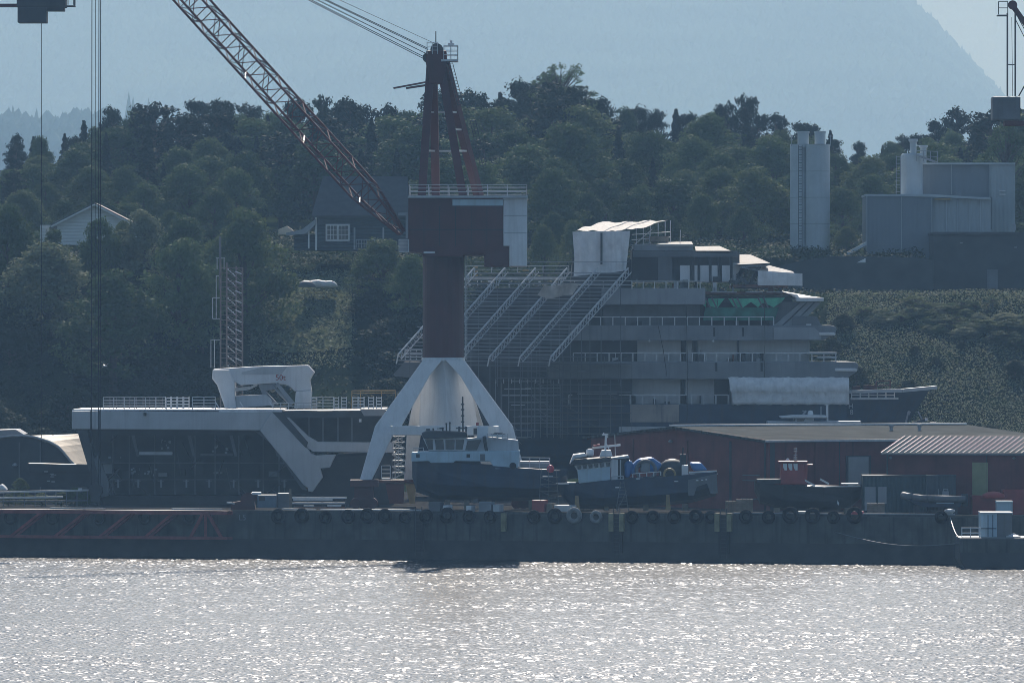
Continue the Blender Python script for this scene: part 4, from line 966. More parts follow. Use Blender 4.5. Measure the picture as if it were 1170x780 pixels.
# ------------------------------------------------------------------ boats standing on the quay
def hull_mesh(stations, Y, floor=None):
    """stations: (px, deck py, keel py, half beam m, bilge factor); lofted both sides and decked"""
    mb = MB(); P = []
    for px, dk, kl, hb, bf in stations:
        zt, zb = Z(dk,Y), Z(kl,Y); row = []
        for s, k in ((1,1.0),(.72,.97),(.4,.86*bf+.1),(.12,.5*bf),(0,.04)): row.append((X(px,Y), Y-hb*k, zb+(zt-zb)*s))
        P.append(row + [(a, 2*Y-b, c) for a, b, c in row[::-1]])
    mb.sheet(P); n = len(P[0]); m = len(P)
    mb.f.append(tuple(range(n))); mb.f.append(tuple((m-1)*n+i for i in range(n)))
    dz = .12
    mb.add([(p[0][0],p[0][1]+.02,p[0][2]-dz) for p in P] + [(p[-1][0],p[-1][1]-.02,p[-1][2]-dz) for p in P[::-1]], [tuple(range(2*m))])
    return mb
def workboat():
    Y = 598.0
    t = thing('workboat', 'dark hulled workboat with pale wheelhouse standing ashore in front of the big crane', 'boat', (X(560,Y), Y, QH))
    hull_mesh([(471,523,545,.4,.5),(476,524,562,1.6,.7),(500,527,570,2.7,.9),(560,531,572,3.0,1),(610,535,572,3.0,1),(640,536,566,2.9,.95),(648,536,556,2.7,.8)],Y).build('hull', M['navy'], t)
    MB().pprism([(470,517),(492,515.5),(594,515),(592,535.5),(566,536),(560,527),(520,526.5),(518,528.5),(492,528.5),(490,526.5),(470,527)], Y-2.98, 5.9).build('deckhouse', M['ltblue'], t, bevel=.05)
    MB().pprism([(482,496),(533,496),(533,502),(535,515),(490,515),(484,502)], Y-2.3, 4.6).build('wheelhouse', M['white'], t, bevel=.04)
    MB().pprism([(481.5,494.5),(488,492),(533,493.5),(534,499.5),(484,501)], Y-2.6, 5.2).build('wheelhouse_roof', M['dark'], t, bevel=.04)
    for a in ((485.5,494.5,494.8,489.5),(497,506.5,507.5,498),(509,519.5,519,509),(521,530.5,528.5,520.5)):
        MB().pprism([(a[0],502),(a[1],502),(a[2],513.5),(a[3],513.5)], Y-2.36, .05).build('window', M['glass'], t)
    MB().pprism([(534.5,503),(550,502),(545,514),(531.5,514)], Y-2.36, .05).build('window', M['glass'], t)
    MB().pprism([(533,501),(556,499),(592,503),(593,515.2),(533,515.2)], Y-2.2, 4.4).build('aft_house', M['offwhite'], t, bevel=.04)
    MB().pbox(545,558,487,501,Y-1.2,2.2).build('funnel', M['white'], t, bevel=.05)
    for a, b in ((477,519.5),(534.5,519.5)): MB().pbox(a-1.5,a+2.5,b-1,b+3,Y-3.02,.05).build('porthole', M['black'], t)
    MB().pbox(548.5,554,518.5,526,Y-3.02,.05).build('door', M['midgrey'], t)
    MB().tube(at(586,532,Y-3.1),at(586,532,Y-2.8),.26,n=16).build('fairlead', M['black'], t)
    mb = MB().bar(at(553,498,Y-2.4),at(556,516,Y-2.4),.24); mb.build('exhaust', M['black'], t)
    mb = MB().rail([at(557,503.5,Y-2.3),at(580,503.5,Y-2.3)],.55,3,.4,.03); mb.rail([at(472,517,Y-2.6),at(484,516.5,Y-2.6)],.35,1,.4,.03); mb.build('railing', M['galv'], t)
    mb = MB().pbox(557,580,496.5,498.5,Y-1.8,2.5); mb.build('boat_deck', M['white'], t)
    MB().pprism([(559,497),(566,494),(574,494.5),(579,497)], Y-1.6, 2).build('raft_cover', M['black'], t)
    mb = MB().bar(at(529,500,Y),at(528.6,453,Y),.12); mb.bar(at(521,489,Y),at(534,489,Y),.1)
    for py in (461,467,474,481): mb.pbox(526.5,530.5,py,py+1.5,Y-.3,.5)
    mb.pbox(523.5,526,487,494,Y,.3).pbox(531.5,533.5,487,494,Y,.3); mb.build('mast', M['dark'], t)
    mb = MB()
    for px, tp in ((510,483),(514,482),(506,488),(495,489)): mb.tube(at(px,495,Y),at(px,tp,Y),.05); mb.pbox(px-1,px+1,tp,tp+2,Y-.15,.3)
    mb.pbox(487,491,489.5,492,Y-1,.5).pbox(499,505,488.5,490,Y-.6,.5).pbox(541,547,489,496,Y-.4,.6); mb.build('antennas', M['dark'], t)
    MB().pbox(499,502,487,489,Y-1,.3).pbox(546,549,486,488,Y-1,.3).pbox(503,505,490.5,492,Y-1,.3).build('lamp', M['white'], t)
    MB().pbox(544,547,482.5,486,Y-.2,.3).build('side_light', M['red'], t)
    mb = MB().rail([at(594,534.5,Y-2.4),at(628,535,Y-2.4)],.8,2,.9,.035); mb.build('aft_railing', M['galv'], t); MB().rail([at(594,534.5,Y+2.2),at(628,535,Y+2.2)],.8,2,.9,.03).build('aft_railing', M['galv'], t)
    MB().pbox(594,628,527,534,Y-1,2.4).build('deck_gear', M['ltgrey'], t)
    for i, px in enumerate((508,530,556,604,622)): MB().pbox(px,px+6,571.5,581.5,Y-1.2,2.4).build('keel_block', M['wood'], t)
    b = MB().lathe(at(629,540,Y-3.25),[(.02,0),(.2,.06),(.29,.24),(.27,.42),(.15,.56),(.05,.62)],14).build('buoy', M['pink'], smooth=True); tag(b, 'round pink buoy hanging at the stern of the dark workboat', 'buoy')
    s = thing('scaffold', 'small pale scaffold standing beside the stern of the dark workboat', 'scaffold', (X(630,594), 594.3, QH)); mb = MB()
    for px in (615,627,639):
        for yy in (593.6,594.8): mb.bar((X(px,yy),yy,QH),at(px+(627-px)*.3,534,yy),.045)
    for py in (545,553,561,569): mb.bar(at(617,py,593.6),at(638,py,593.6),.045); mb.bar(at(617,py,593.6),at(638,py+8,593.6),.035)
    mb.build('frame', M['midgrey'], s); mb = MB().pbox(620,632,543.5,544.6,593.7,1); mb.build('plank', M['offwhite'], s)
workboat()
def trawler():
    Y = 595.0
    t = thing('fishing_boat', 'dark blue fishing boat with white wheelhouse and blue tarpaulins propped up ashore', 'boat', (X(730,Y), Y, QH))
    hull_mesh([(637,552,558,.15,.4),(644,552,570,.9,.6),(656,551.5,581,1.7,.8),(690,548,581.5,2.35,.95),(740,545,579,2.5,1),(790,541,574,2.45,.95),(818,538,566,2.3,.85)],Y).build('hull', M['navy'], t)
    MB().pprism([(635.5,551.5),(658,551),(658,553),(636,553.2)], Y-1.3, 2.6).build('bow_rail_cap', M['offwhite'], t)
    MB().pprism([(660,537),(697.5,533),(697.5,548),(661.5,552)], Y-2.2, 4.3).build('deckhouse', M['ltblue'], t, bevel=.04)
    MB().pprism([(656,531.5),(700,526.5),(700,534),(660,538)], Y-2.1, 4.1).build('wheelhouse', M['white'], t)
    for a in (659,665.5,672,678.5,685,692): MB().pprism([(a,532-.1*(a-656)),(a+5,531.6-.1*(a-656)),(a+5,536-.1*(a-656)),(a+1,536.4-.1*(a-656))], Y-2.16, .05).build('window', M['glass'], t)
    MB().pprism([(651,531),(654,526),(698,521.5),(698,526.5),(656,531.5)], Y-2.5, 4.9).build('wheelhouse_roof', M['dark'], t, bevel=.04)
    MB().pprism([(651,530),(655,519.5),(668,517.5),(671,521),(657,523.5)], Y-2.3, 4.4).build('roof_visor', M['white'], t, bevel=.04)
    MB().lathe(at(674,521,Y-.8),[(.25,0),(.3,.15),(.3,.45),(.12,.58)],14).build('radar_dome', M['white'], t, smooth=True)
    MB().pprism([(685,522),(687.5,514),(698,514),(700,521)], Y-.9, 1.8).build('mast_base', M['white'], t, bevel=.04)
    mb = MB().bar(at(691.5,515,Y),at(692.5,495,Y),.16); mb.bar(at(677,511.5,Y),at(709,508,Y),.13,.16); mb.bar(at(688,496.5,Y),at(695,496,Y),.12); mb.pbox(689,690.5,494,497,Y-.1,.2).pbox(693,695,498,500,Y-.1,.2)
    mb.bar(at(692,505,Y),at(696,513,Y),.07); mb.tube(at(703,521,Y),at(702.5,496,Y),.025); mb.build('mast', M['white'], t)
    MB().pprism([(678,508.3),(685.5,507),(685.5,509),(678.5,510)], Y-.3, .5).build('radar_scanner', M['red'], t)
    MB().pprism([(698,523),(718,520),(719.5,523),(699,524.5)], Y-2.3, 4.6).build('shelter_roof', M['offwhite'], t)
    MB().pbox(698.5,706,525,552,Y-2.25,.5).build('aft_pillar', M['white'], t); 
    mb = MB().bar(at(709,525,Y-2.2),at(709,551,Y-2.2),.1); mb.rail([at(699,552,Y-2.3),at(712,551,Y-2.3)],.5,2,.4,.04); mb.build('stair', M['offwhite'], t)
    MB().pprism([(706,524),(719,523),(719,548),(706,550)], Y-1.4, 2.4).build('engine_casing', M['dark'], t)
    def tarp(pts, dd, nm='tarpaulin'):
        mb = MB().pprism(pts, Y-1.7, dd); return mb.build(nm, M['bluetarp'], t, bevel=.18)
    tarp([(713,528),(720,525),(724,529),(720,545),(714,546)], 2.8); tarp([(722,531),(730,524),(745,522),(757,530),(752,538),(741,540),(739,530),(732,531),(726,542),(720,542)], 3.2); tarp([(788,528),(801,528),(809,537),(792,538)], 2.6)
    MB().torus(at(738,537,Y-1.8),.72,.13).build('net_drum', M['midgrey'], t); MB().pbox(732,743,528,539,Y-1.75,2.6).build('winch', M['ltgrey'], t, bevel=.08)
    MB().lathe((X(768,Y),Y-.2,Z(544,Y)),[(1.0,0),(1.05,.5),(.9,.95),(.5,1.25),(.1,1.35)],16).build('net_pile', M['dark'], t, smooth=True)
    mb = MB().pbox(777,784,519,532,Y-.4,.7).bar(at(780,520,Y),at(780.5,511,Y),.1); mb.build('exhaust', M['black'], t)
    MB().pbox(779,786.5,531,544,Y-1.6,1).build('white_bin', M['white'], t, bevel=.05)
    MB().torus(at(765,542,Y-2.0),.42,.09).build('life_ring', M['ochre'], t)
    mb = MB().bar(at(787,539.5,Y-2.2),at(819,538,Y-2.2),.13); mb.bar(at(788,542,Y-2.2),at(820,541,Y-2.2),.08); mb.rail([at(723,545.5,Y-2.3),at(755,543,Y-2.3)],.3,1,.5,.035); mb.build('railing', M['white'], t)
    mb = MB()
    for a, b, c in ((795,548,3),(801,547.5,2.5),(806,547,2),(770,549,5),(727,546,4),(703,556,6)): mb.pbox(a,a+c,b,b+1.2,Y-2.6,.1)
    mb.build('hull_fitting', M['white'], t)
    MB().pprism([(786,548),(819,541),(820,563),(812,564),(808,552),(796,556),(793,566),(786,566)], Y-2.45, 4.8).build('stern_frame', M['midgrey'], t)
    for px in (690,735,780): MB().pbox(px,px+6,576,583.5,Y-1,2).build('keel_block', M['wood'], t)
    for px, pz in ((657,566),(761,565)):
        p = MB().pprism([(px,pz),(px+4,pz),(px+5.5,582),(px-.5,582)], Y-3.1, .4).build('prop', M['ochre']); tag(p, 'ochre prop post standing under the bow of the fishing boat' if px < 700 else 'ochre prop post standing under the middle of the fishing boat', 'prop post')
    s = thing('ladder', 'thin grey access ladder frame leaning on the side of the fishing boat', 'ladder', (X(712,591.5), 591.5, QH)); mb = MB()
    for a, b in (((704,583),(709,550)),((718,583),(713,550)),((705,584),(716,560))): mb.bar(at(*a,591.6),at(*b,592.3),.05)
    for i in range(8): mb.bar(at(705+.6*i,580-4*i,591.7),at(717-.6*i,580-4*i,591.7),.04)
    mb.build('frame', M['midgrey'], s)
trawler()
def pilot_boat():
    Y = 591.0
    t = thing('cutter', 'dark low boat with small red wheelhouse standing ashore by the red hall', 'boat', (X(925,Y), Y, QH))
    hull_mesh([(862,550,562,.5,.6),(868,551,575,1.4,.8),(895,554,583,1.9,.95),(940,556,584,1.9,1),(972,555,580,1.3,.8),(984,553,568,.4,.5)],Y).build('hull', M['black'], t)
    MB().pprism([(893,529),(918,529),(920,553),(892,553)], Y-1.2, 2.4).build('wheelhouse', M['red'], t, bevel=.04)
    MB().pbox(890,923,526.6,528.6,Y-1.4,2.8).build('wheelhouse_roof', M['red'], t, bevel=.03)
    for a in (894.5,900.5,906.5): MB().pprism([(a,529.5),(a+4.8,529.5),(a+4.8,537),(a+2,537),(a+.5,534)], Y-1.26, .06).build('window', M['white'], t)
    mb = MB().bar(at(908.5,527,Y),at(910,511,Y),.07)
    for py in (512,515,519,522,524): mb.pbox(907,911,py,py+1,Y-.15,.3)
    mb.build('mast', M['ltgrey'], t); MB().lathe(at(900,527,Y),[(.12,0),(.16,.12),(.05,.25)],10).build('search_light', M['white'], t)
    MB().pprism([(919,531),(929,530),(929,531.5),(923,532),(922,553),(919,553)], Y-.8, 1.6).build('engine_casing', M['red'], t)
    for a, b in (((918,547.5),(931,554.5)),((937,547),(947,552.5))): MB().bar(at(*a,Y-1),at(*b,Y-1),.14).build('derrick', M['white'], t)
    mb = MB().bar(at(920,556,Y-1.7),at(983,555,Y-1.5),.1); mb.pbox(962,981,552,553.5,Y-1,1.8).pbox(962,980,555,556,Y-1.3,.2); mb.build('rail_cap', M['offwhite'], t)
    MB().pbox(865,893,547,552,Y-1,2).build('foredeck_gear', M['dark'], t)
    MB().pprism([(957,571),(959,575),(958,577),(956.5,575)], Y-1.9, .05).build('hull_mark', M['white'], t)
    for px in (885,930,965): MB().pbox(px,px+6,580,587,Y-1,2).build('keel_block', M['wood'], t)
pilot_boat()
def rib():
    Y = 587.0
    t = thing('inflatable_boat', 'dark low inflatable boat on a cradle in front of the teal container', 'boat', (X(1065,Y), Y, QH))
    mb = MB()
    for dy in (-.9,.9): mb.path([at(1103,570,Y+dy),at(1060,569.5,Y+dy),at(1043,568,Y+dy*.7),at(1031,565.5,Y)],.27,10)
    mb.build('tube', M['midgrey'], t, smooth=True)
    MB().pprism([(1036,569),(1100,570.5),(1097,579),(1052,579)], Y-.8, 1.6).build('hull', M['navy'], t)
    mb = MB()
    for px in (1072,1078,1083): mb.bar(at(px,568,Y),at(px,558,Y),.05)
    mb.bar(at(1078,558.5,Y),at(1083,558.5,Y),.06); mb.pbox(1077,1084,561,568,Y-.2,.4); mb.build('console', M['ltgrey'], t)
    MB().pbox(1070,1090,572,575,Y-.95,.1).build('hull_stripe', M['ltblue'], t)
    MB().pbox(1099,1106,564,578,Y-.3,.6).build('outboard_engine', M['dark'], t, bevel=.06)
    MB().pbox(1045,1051,577,589,Y-.8,1.6).pbox(1088,1094,577,589,Y-.8,1.6).pbox(1045,1094,584,586,Y-.1,.3).build('cradle', M['dark'], t)
rib()
# ------------------------------------------------------------------ sheds, halls and houses
M['redwall'] = mat('red_boarding', (0.17,0.047,0.044), 0.85, 0.2, 0.6, streak=0.35, c2=(0.07,0.025,0.025))
M['roofmetal'] = mat('corrugated_roof', (0.05,0.072,0.082), 1.0, 0.15, 0.6, spec=0.0)
M['roofold'] = mat('old_sheet_roof', (0.06,0.068,0.066), 1.0, 0.25, 0.5, spec=0.05, streak=.4, c2=(.10,.09,.08), stripes=((0.48,-.87,0),0.6,0.6))
M['panelgrey'] = mat('cladding_grey', (0.16,0.19,0.22), 0.55, 0.06, 0.4, stripes=((1,0,0),0.4,0.1))
M['panelpale'] = mat('cladding_pale', (0.30,0.34,0.36), 0.5, 0.06, 0.4, stripes=((1,0,0),0.4,0.25))
M['silo'] = mat('silo_metal', (0.42,0.47,0.50), 0.4, 0.1, 0.5, streak=.2, c2=(.3,.32,.33))
M['darkwall'] = mat('dark_wall', (0.05,0.058,0.062), 0.8, 0.2, 0.6)
M['fabric'] = mat('hall_fabric', (0.60,0.52,0.40), 0.7, 0.1, 0.4, streak=.3, c2=(.33,.3,.25))
M['housewall'] = mat('dark_boarding', (0.045,0.06,0.07), 0.8, 0.15, 1.5, stripes=((0,0,1),0.3,0.5))
M['tile'] = mat('dark_roof_tiles', (0.05,0.055,0.06), 0.7, 0.2, 1.5)
M['whitewall'] = mat('white_boarding', (0.66,0.67,0.66), 0.6, 0.06, 1.5, stripes=((0,0,1),0.3,0.4))
def red_hall():
    L = Vector((6.25,625,0)); C = Vector((19.5,601,0)); d = Vector((24,13.25,0))*.95; ze, zr = 8.65, 9.55; z0 = QH-.05
    t = thing('red_hall', 'large low red gabled hall with grey roof in front of the ship', 'hall', (C.x, C.y, z0))
    Rr, B = C+d, L+d; m0, m1 = (L+C)/2, (Rr+B)/2
    def v(p, z): return (p.x,p.y,z)
    MB().add([v(L,z0),v(C,z0),v(Rr,z0),v(B,z0),v(L,ze),v(C,ze),v(Rr,ze),v(B,ze),v(m0,zr),v(m1,zr)],
             [(0,1,5,8,4),(1,2,6,5),(2,3,7,9,6),(3,0,4,7),(4,8,9,7),(5,6,9,8)]).build('wall', M['redwall'], t)
    u = (C-L).normalized(); f = d.normalized()
    def roof(a, b, side):
        o = u*(.5*side); a0, b0 = a-f*.5, a+d+f*.5; r0, r1 = m0-f*.5, m1+f*.5
        lo = [v(a0+o,ze-.02),v(b0+o,ze-.02),v(r1,zr+.02),v(r0,zr+.02)]
        return MB().frust(lo,[(p[0],p[1],p[2]+.16) for p in lo])
    roof(C,None,1).build('roof', M['roofold'], t); roof(L,None,-1).build('roof', M['roofold'], t)
    MB().bar(v(m0-f*.6,zr+.26),v(m1+f*.4,zr+.26),.5,.12).build('ridge_cap', M['white'], t)
    MB().bar(v(C+u*.58-f*.5,ze+.1),v(C+d+u*.58,ze+.1),.16,.16).build('gutter', M['galv'], t)
    mb = MB().bar(v(L-u*.4-f*.08,ze+.02),v(m0-f*.08,zr+.02),.1,.3); mb.bar(v(C+u*.4-f*.08,ze+.02),v(m0-f*.08,zr+.02),.1,.3); mb.build('barge_board', M['redlat'], t)
    def on_side(s, z0_, z1_, w, out=.06): a = C+f*s+u*out; return [v(a,z0_),v(a+f*w,z0_),v(a+f*w,z1_),v(a,z1_)]
    def panel(name, m, P, n): MB().frust(P,[(p[0]+n.x,p[1]+n.y,p[2]+n.z) for p in P]).build(name, m, t)
    # door of pale green-grey on the long side, framed dark
    s0 = 5.6
    for k in range(200):
        p = C+f*s0+u*.06
        if CX + p.x*FPX/p.y >= 968.5: break
        s0 += .05
    panel('door_frame', M['dark'], on_side(s0-.2,QH+.9,Z(520,606),2.25,.03), u*.06); panel('door', mat('pale_door',(.36,.42,.41),.6,.1,1), on_side(s0,QH+1.1,Z(521.5,606),1.8,.06), u*.08)
    for s in (1.6,4.2,6.4,7.6,11,15): p = C+f*s+u*.04; MB().bar(v(p,z0),v(p,ze),.06,.1).build('downpipe' if s == 6.4 else 'wall_batten', M['redlat'] if s != 6.4 else M['dark'], t)
    for s in (.4,): p = C+f*s+u*.05; MB().bar(v(p,z0),v(p,ze),.35,.12).build('corner_board', M['dark'], t)
    for q in (.09,.25,.56,.80,.99): p = L.lerp(C,q)-f*.04; MB().bar(v(p,z0),v(p,ze+.02),.22 if q > .7 else .1,.1).build('wall_batten', M['dark'] if q > .7 else M['redlat'], t)
    p = L.lerp(C,.47)-f*.15; MB().lathe((p.x,p.y,8.45),[(.1,0),(.2,.1),(.08,.22)],10).build('wall_lamp', M['ltgrey'], t)
    for q, z in ((.87,6.1),(.87,5.7),(.86,4.3)): p = L.lerp(C,q)-f*.08; MB().bar(v(p,z),v(L.lerp(C,q+.09)-f*.08,z),.08).build('pipe', M['midgrey'], t)
    # vents along the roof
    for q in (.62,.72): p = (C+d*q).lerp(m0+d*q,.6); MB().lathe((p.x,p.y,ze+.5),[(.13,0),(.13,.5),(.2,.55),(.2,.7)],12).build('vent', M['ltgrey'], t)
red_hall()
def red_shed():
    t = thing('red_shed', 'red shed with ribbed pale metal roof at the right end of the quay', 'shed', (33,595,QH))
    A = Vector((X(1014,592),592,0)); u = Vector((.968,-.25,0)); b = Vector((.25,.968,0)); Lw, Dp = 17.0, 8.4; ze, zr = Z(518.5,592), Z(500.5,600); z0 = QH-.05
    def v(p,z): return (p.x,p.y,z)
    P = [A, A+u*Lw, A+u*Lw+b*2*Dp, A+b*2*Dp]; m0, m1 = A+b*Dp, A+u*Lw+b*Dp
    MB().add([v(p,z0) for p in P]+[v(p,ze) for p in P]+[v(m0,zr),v(m1,zr)],[(0,1,5,4),(1,2,6,9,5),(2,3,7,6),(3,0,4,8,7),(4,5,9,8),(7,8,9,6)]).build('wall', M['redwall'], t)
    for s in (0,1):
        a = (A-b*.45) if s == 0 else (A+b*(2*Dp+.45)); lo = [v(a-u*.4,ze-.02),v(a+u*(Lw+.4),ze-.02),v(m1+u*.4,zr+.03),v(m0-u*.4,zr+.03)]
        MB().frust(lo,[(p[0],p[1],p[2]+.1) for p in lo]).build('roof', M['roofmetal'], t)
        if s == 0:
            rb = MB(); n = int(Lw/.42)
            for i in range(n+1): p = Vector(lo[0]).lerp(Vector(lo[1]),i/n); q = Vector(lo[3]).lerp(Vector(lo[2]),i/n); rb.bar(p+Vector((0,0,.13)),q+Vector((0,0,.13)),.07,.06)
            rb.build('roof_ribs', M['dark'], t)  # ribs coloured dark to stand in for their lines of shade
    MB().bar(v(A-b*.5-u*.4,ze+.02),v(A-b*.5+u*(Lw+.4),ze+.02),.1,.14).build('gutter', M['midgrey'], t)
    def sd(px): 
        s = 0
        while s < Lw and CX+(A+u*s).x*FPX/(A+u*s).y < px: s += .02
        return s
    s0, s1 = sd(1111), sd(1128.5); p = A+u*s0-b*.1; q = A+u*s1-b*.1
    MB().frust([v(p,QH+1.0),v(q,QH+1.0),v(q,Z(528,590)),v(p,Z(528,590))],[v(p+b*.08,QH+1.0),v(q+b*.08,QH+1.0),v(q+b*.08,Z(528,590)),v(p+b*.08,Z(528,590))]).build('door', mat('yellow_green_door',(.30,.31,.16),.6,.15,1.5), t)
    for s in (sd(1018),sd(1159)): p = A+u*s-b*.15; MB().lathe((p.x,p.y,Z(524.5,590)),[(.06,0),(.13,.1),(.05,.2)],10).build('wall_lamp', M['ltgrey'], t)
    p = A-b*.05; MB().bar(v(p,z0),v(p,ze),.12).build('corner_board', M['dark'], t)
    s = sd(1127.5); p = A+u*s-b*.06; MB().bar(v(p,QH+.2),v(p,ze),.07).build('downpipe', M['dark'], t)
red_shed()
def industrial():
    Y = 762.0
    t = thing('silo', 'tall pale twin silo with two vent pipes on the hillside', 'silo', (X(925,Y), Y, Z(297,Y)))
    for a, b, yy, nm in ((903,924,Y+1.2,1),(921,949,Y+.2,2)):
        r = (X(b,yy)-X(a,yy))/2; z0, z1 = Z(300,yy), Z(166,yy); MB().lathe(((X(a,yy)+X(b,yy))/2,yy+1,0),[(r,z0-1)]+[(r*(1 if k%2 else .994),z0+(z1-z0)*k/12) for k in range(1,13)]+[(r*.96,z1+.12)],30).build('tank', M['silo'], t)
    for a, b, yy in ((903,924,Y+1.2),(921,949,Y+.2)):
        for py in (196,226,256,284): r = (X(b,yy)-X(a,yy))/2; MB().lathe(((X(a,yy)+X(b,yy))/2,yy+1,Z(py,yy)),[(r+.015,0),(r+.015,.07)],30).build('ring_seam', M['panelpale'], t)
    for a, b, tp in ((911.5,924.5,150),(931,943.5,150)):
        yy = Y+1; r = (X(b,yy)-X(a,yy))/2; MB().lathe(((X(a,yy)+X(b,yy))/2,yy+.6,0),[(r,Z(168,yy)),(r,Z(tp+2.5,yy)),(r*1.12,Z(tp+2,yy)),(r*1.12,Z(tp,yy))],18).build('vent_pipe', M['silo'], t)
    mb = MB()
    for px in (912.5,916.5): mb.bar(at(px,166,Y-1.0),at(px,297,Y-1.0),.06)
    for i in range(44): mb.bar(at(912.5,168+3*i,Y-1.0),at(916.5,168+3*i,Y-1.0),.045)
    mb.build('ladder', M['dark'], t)
    mb = MB().bar(at(904.5,155,Y),at(904.5,167,Y),.07).bar(at(949,155,Y),at(949,167,Y),.07); mb.bar(at(903.5,155.5,Y),at(906,155.5,Y),.2); mb.bar(at(948,155.5,Y),at(950,155.5,Y),.2); mb.bar(at(904.5,165,Y),at(949,165,Y),.06); mb.build('lamp_post', M['ltgrey'], t)
    # processing building of three cladded blocks
    t = thing('industrial_building', 'grey flat roofed industrial building of cladded blocks on the hillside at right', 'building', (X(1075,Y), Y, Z(330,Y)))
    MB().pbox(990,1065,223.5,332,Y-4,9).build('front_block', M['panelgrey'], t)
    MB().pprism([(1065.2,224.5),(1132,227.5),(1132,268),(1065.2,268)], Y-3.6, 8).build('side_block', M['panelpale'], t)
    MB().pprism([(989,221.8),(1062,221.8),(1132,226),(1132,228),(1064,225),(989,224)], Y-4.2, 9).build('roof_edge', M['silo'], t)
    MB().pbox(1046,1131.5,187.5,262,Y+6,9).build('upper_block', M['panelgrey'], t)
    MB().pbox(1131.7,1160,187.5,268,Y+5.6,9.6).build('end_block', M['panelpale'], t)
    MB().pbox(1046,1160,186,188,Y+5.4,10).build('roof_edge', M['silo'], t)
    for px, y0, y1, yy in ((1030,225,295,Y-4.1),(990.5,224,294,Y-4.1),(1064.3,226,330,Y-4.1),(1087,188,222,Y+5.9),(1131,188,262,Y+5.5)): MB().pbox(px-.5,px+.5,y0,y1,yy,.1).build('cladding_joint', M['panelpale'], t)
    for px in (1081,1094,1107,1120): MB().pbox(px,px+.7,229,265,Y-3.7,.1).build('cladding_joint', M['silo'], t)
    MB().pbox(1068,1086,226.6,228.4,Y-4.4,.5).build('roof_skylight', M['ochre'], t)
    for y in (218,222): MB().pbox(1142,1149,y-.4,y+.8,Y+5.45,.15).build('wall_sign', M['white'], t)
    MB().pbox(1131,1133,225,262,Y+5.2,.2).build('downpipe', M['dark'], t)
    t2 = thing('low_building', 'low dark flat building in front of the grey industrial blocks', 'building', (X(1120,Y-8), Y-8, Z(333,Y-8)))
    MB().pbox(1066.5,1260,268,340,Y-12,7.5).build('wall', M['darkwall'], t2); MB().pbox(1065.5,1262,265,268,Y-12.3,8).build('roof_edge', M['dark'], t2)
    for a, b, c, d in ((1128,1140,308,331),): MB().pbox(a,b,c,d,Y-12.08,.12).build('door', M['midgrey'], t2)
    for px, py in ((1159,282),(1097,277)): MB().pbox(px,px+3,py,py+1.2,Y-12.2,.3).build('wall_lamp', M['ltgrey'], t2)
    mb = MB().pbox(1155,1161,256,263,Y-8,.5).pbox(1156,1157,263,266,Y-8,.3); mb.build('roof_vent', M['ltgrey'], t2)
    t3 = thing('silo', 'short white silo with filter stack beside the grey industrial building', 'silo', (X(1042,Y+4), Y+4, Z(224,Y+4)))
    yy = Y+2; MB().lathe((X(1042.5,yy),yy+1,0),[(1.05,Z(226,yy)),(1.05,Z(177,yy)),(.9,Z(175,yy))],24).build('tank', M['silo'], t3)
    MB().lathe((X(1044,yy),yy+1,0),[(.32,Z(176,yy)),(.32,Z(163,yy)),(.46,Z(161,yy)),(.46,Z(158.5,yy))],16).build('filter_stack', M['silo'], t3)
    MB().lathe((X(1056,yy),yy+1.5,0),[(.3,Z(186,yy)),(.3,Z(169,yy)),(.42,Z(168,yy)),(.42,Z(165.5,yy))],16).build('filter_stack', M['silo'], t3)
    mb = MB().rail([at(1047,184,yy-.3),at(1071,185,yy-.3)],1.0,2,.7,.035); mb.bar(at(1047,177,yy),at(1071,186,yy),.2); mb.build('railing', M['ltgrey'], t3)
    mb = MB().bar(at(1024,178,yy),at(1024,225,yy),.06).bar(at(1029,178,yy),at(1029,225,yy),.06)
    for i in range(12): mb.bar(at(1024,179+4*i,yy),at(1029,179+4*i,yy),.045)
    mb.build('ladder', M['ltgrey'], t3)
    w = MB().pprism([(866,308),(905,300),(950,292.5),(990,293),(1045,294),(1066,296),(1066,336),(866,336)], Y-16, 9).build('retaining_wall', M['darkwall']); tag(w, 'long dark retaining wall below the twin silo', 'wall')
    r = MB().pprism([(962,291),(990,276),(990,280),(968,292)], Y-5, 1.0).build('ramp', M['silo']); tag(r, 'pale sloping conveyor ramp leading up to the grey industrial building', 'ramp')
    p = MB().pprism([(979,300),(989,295),(989,300)], Y-16.5, 1.2).build('sheet_cover', M['white']); tag(p, 'small white sheet lying on the dark retaining wall', 'sheet')
industrial()
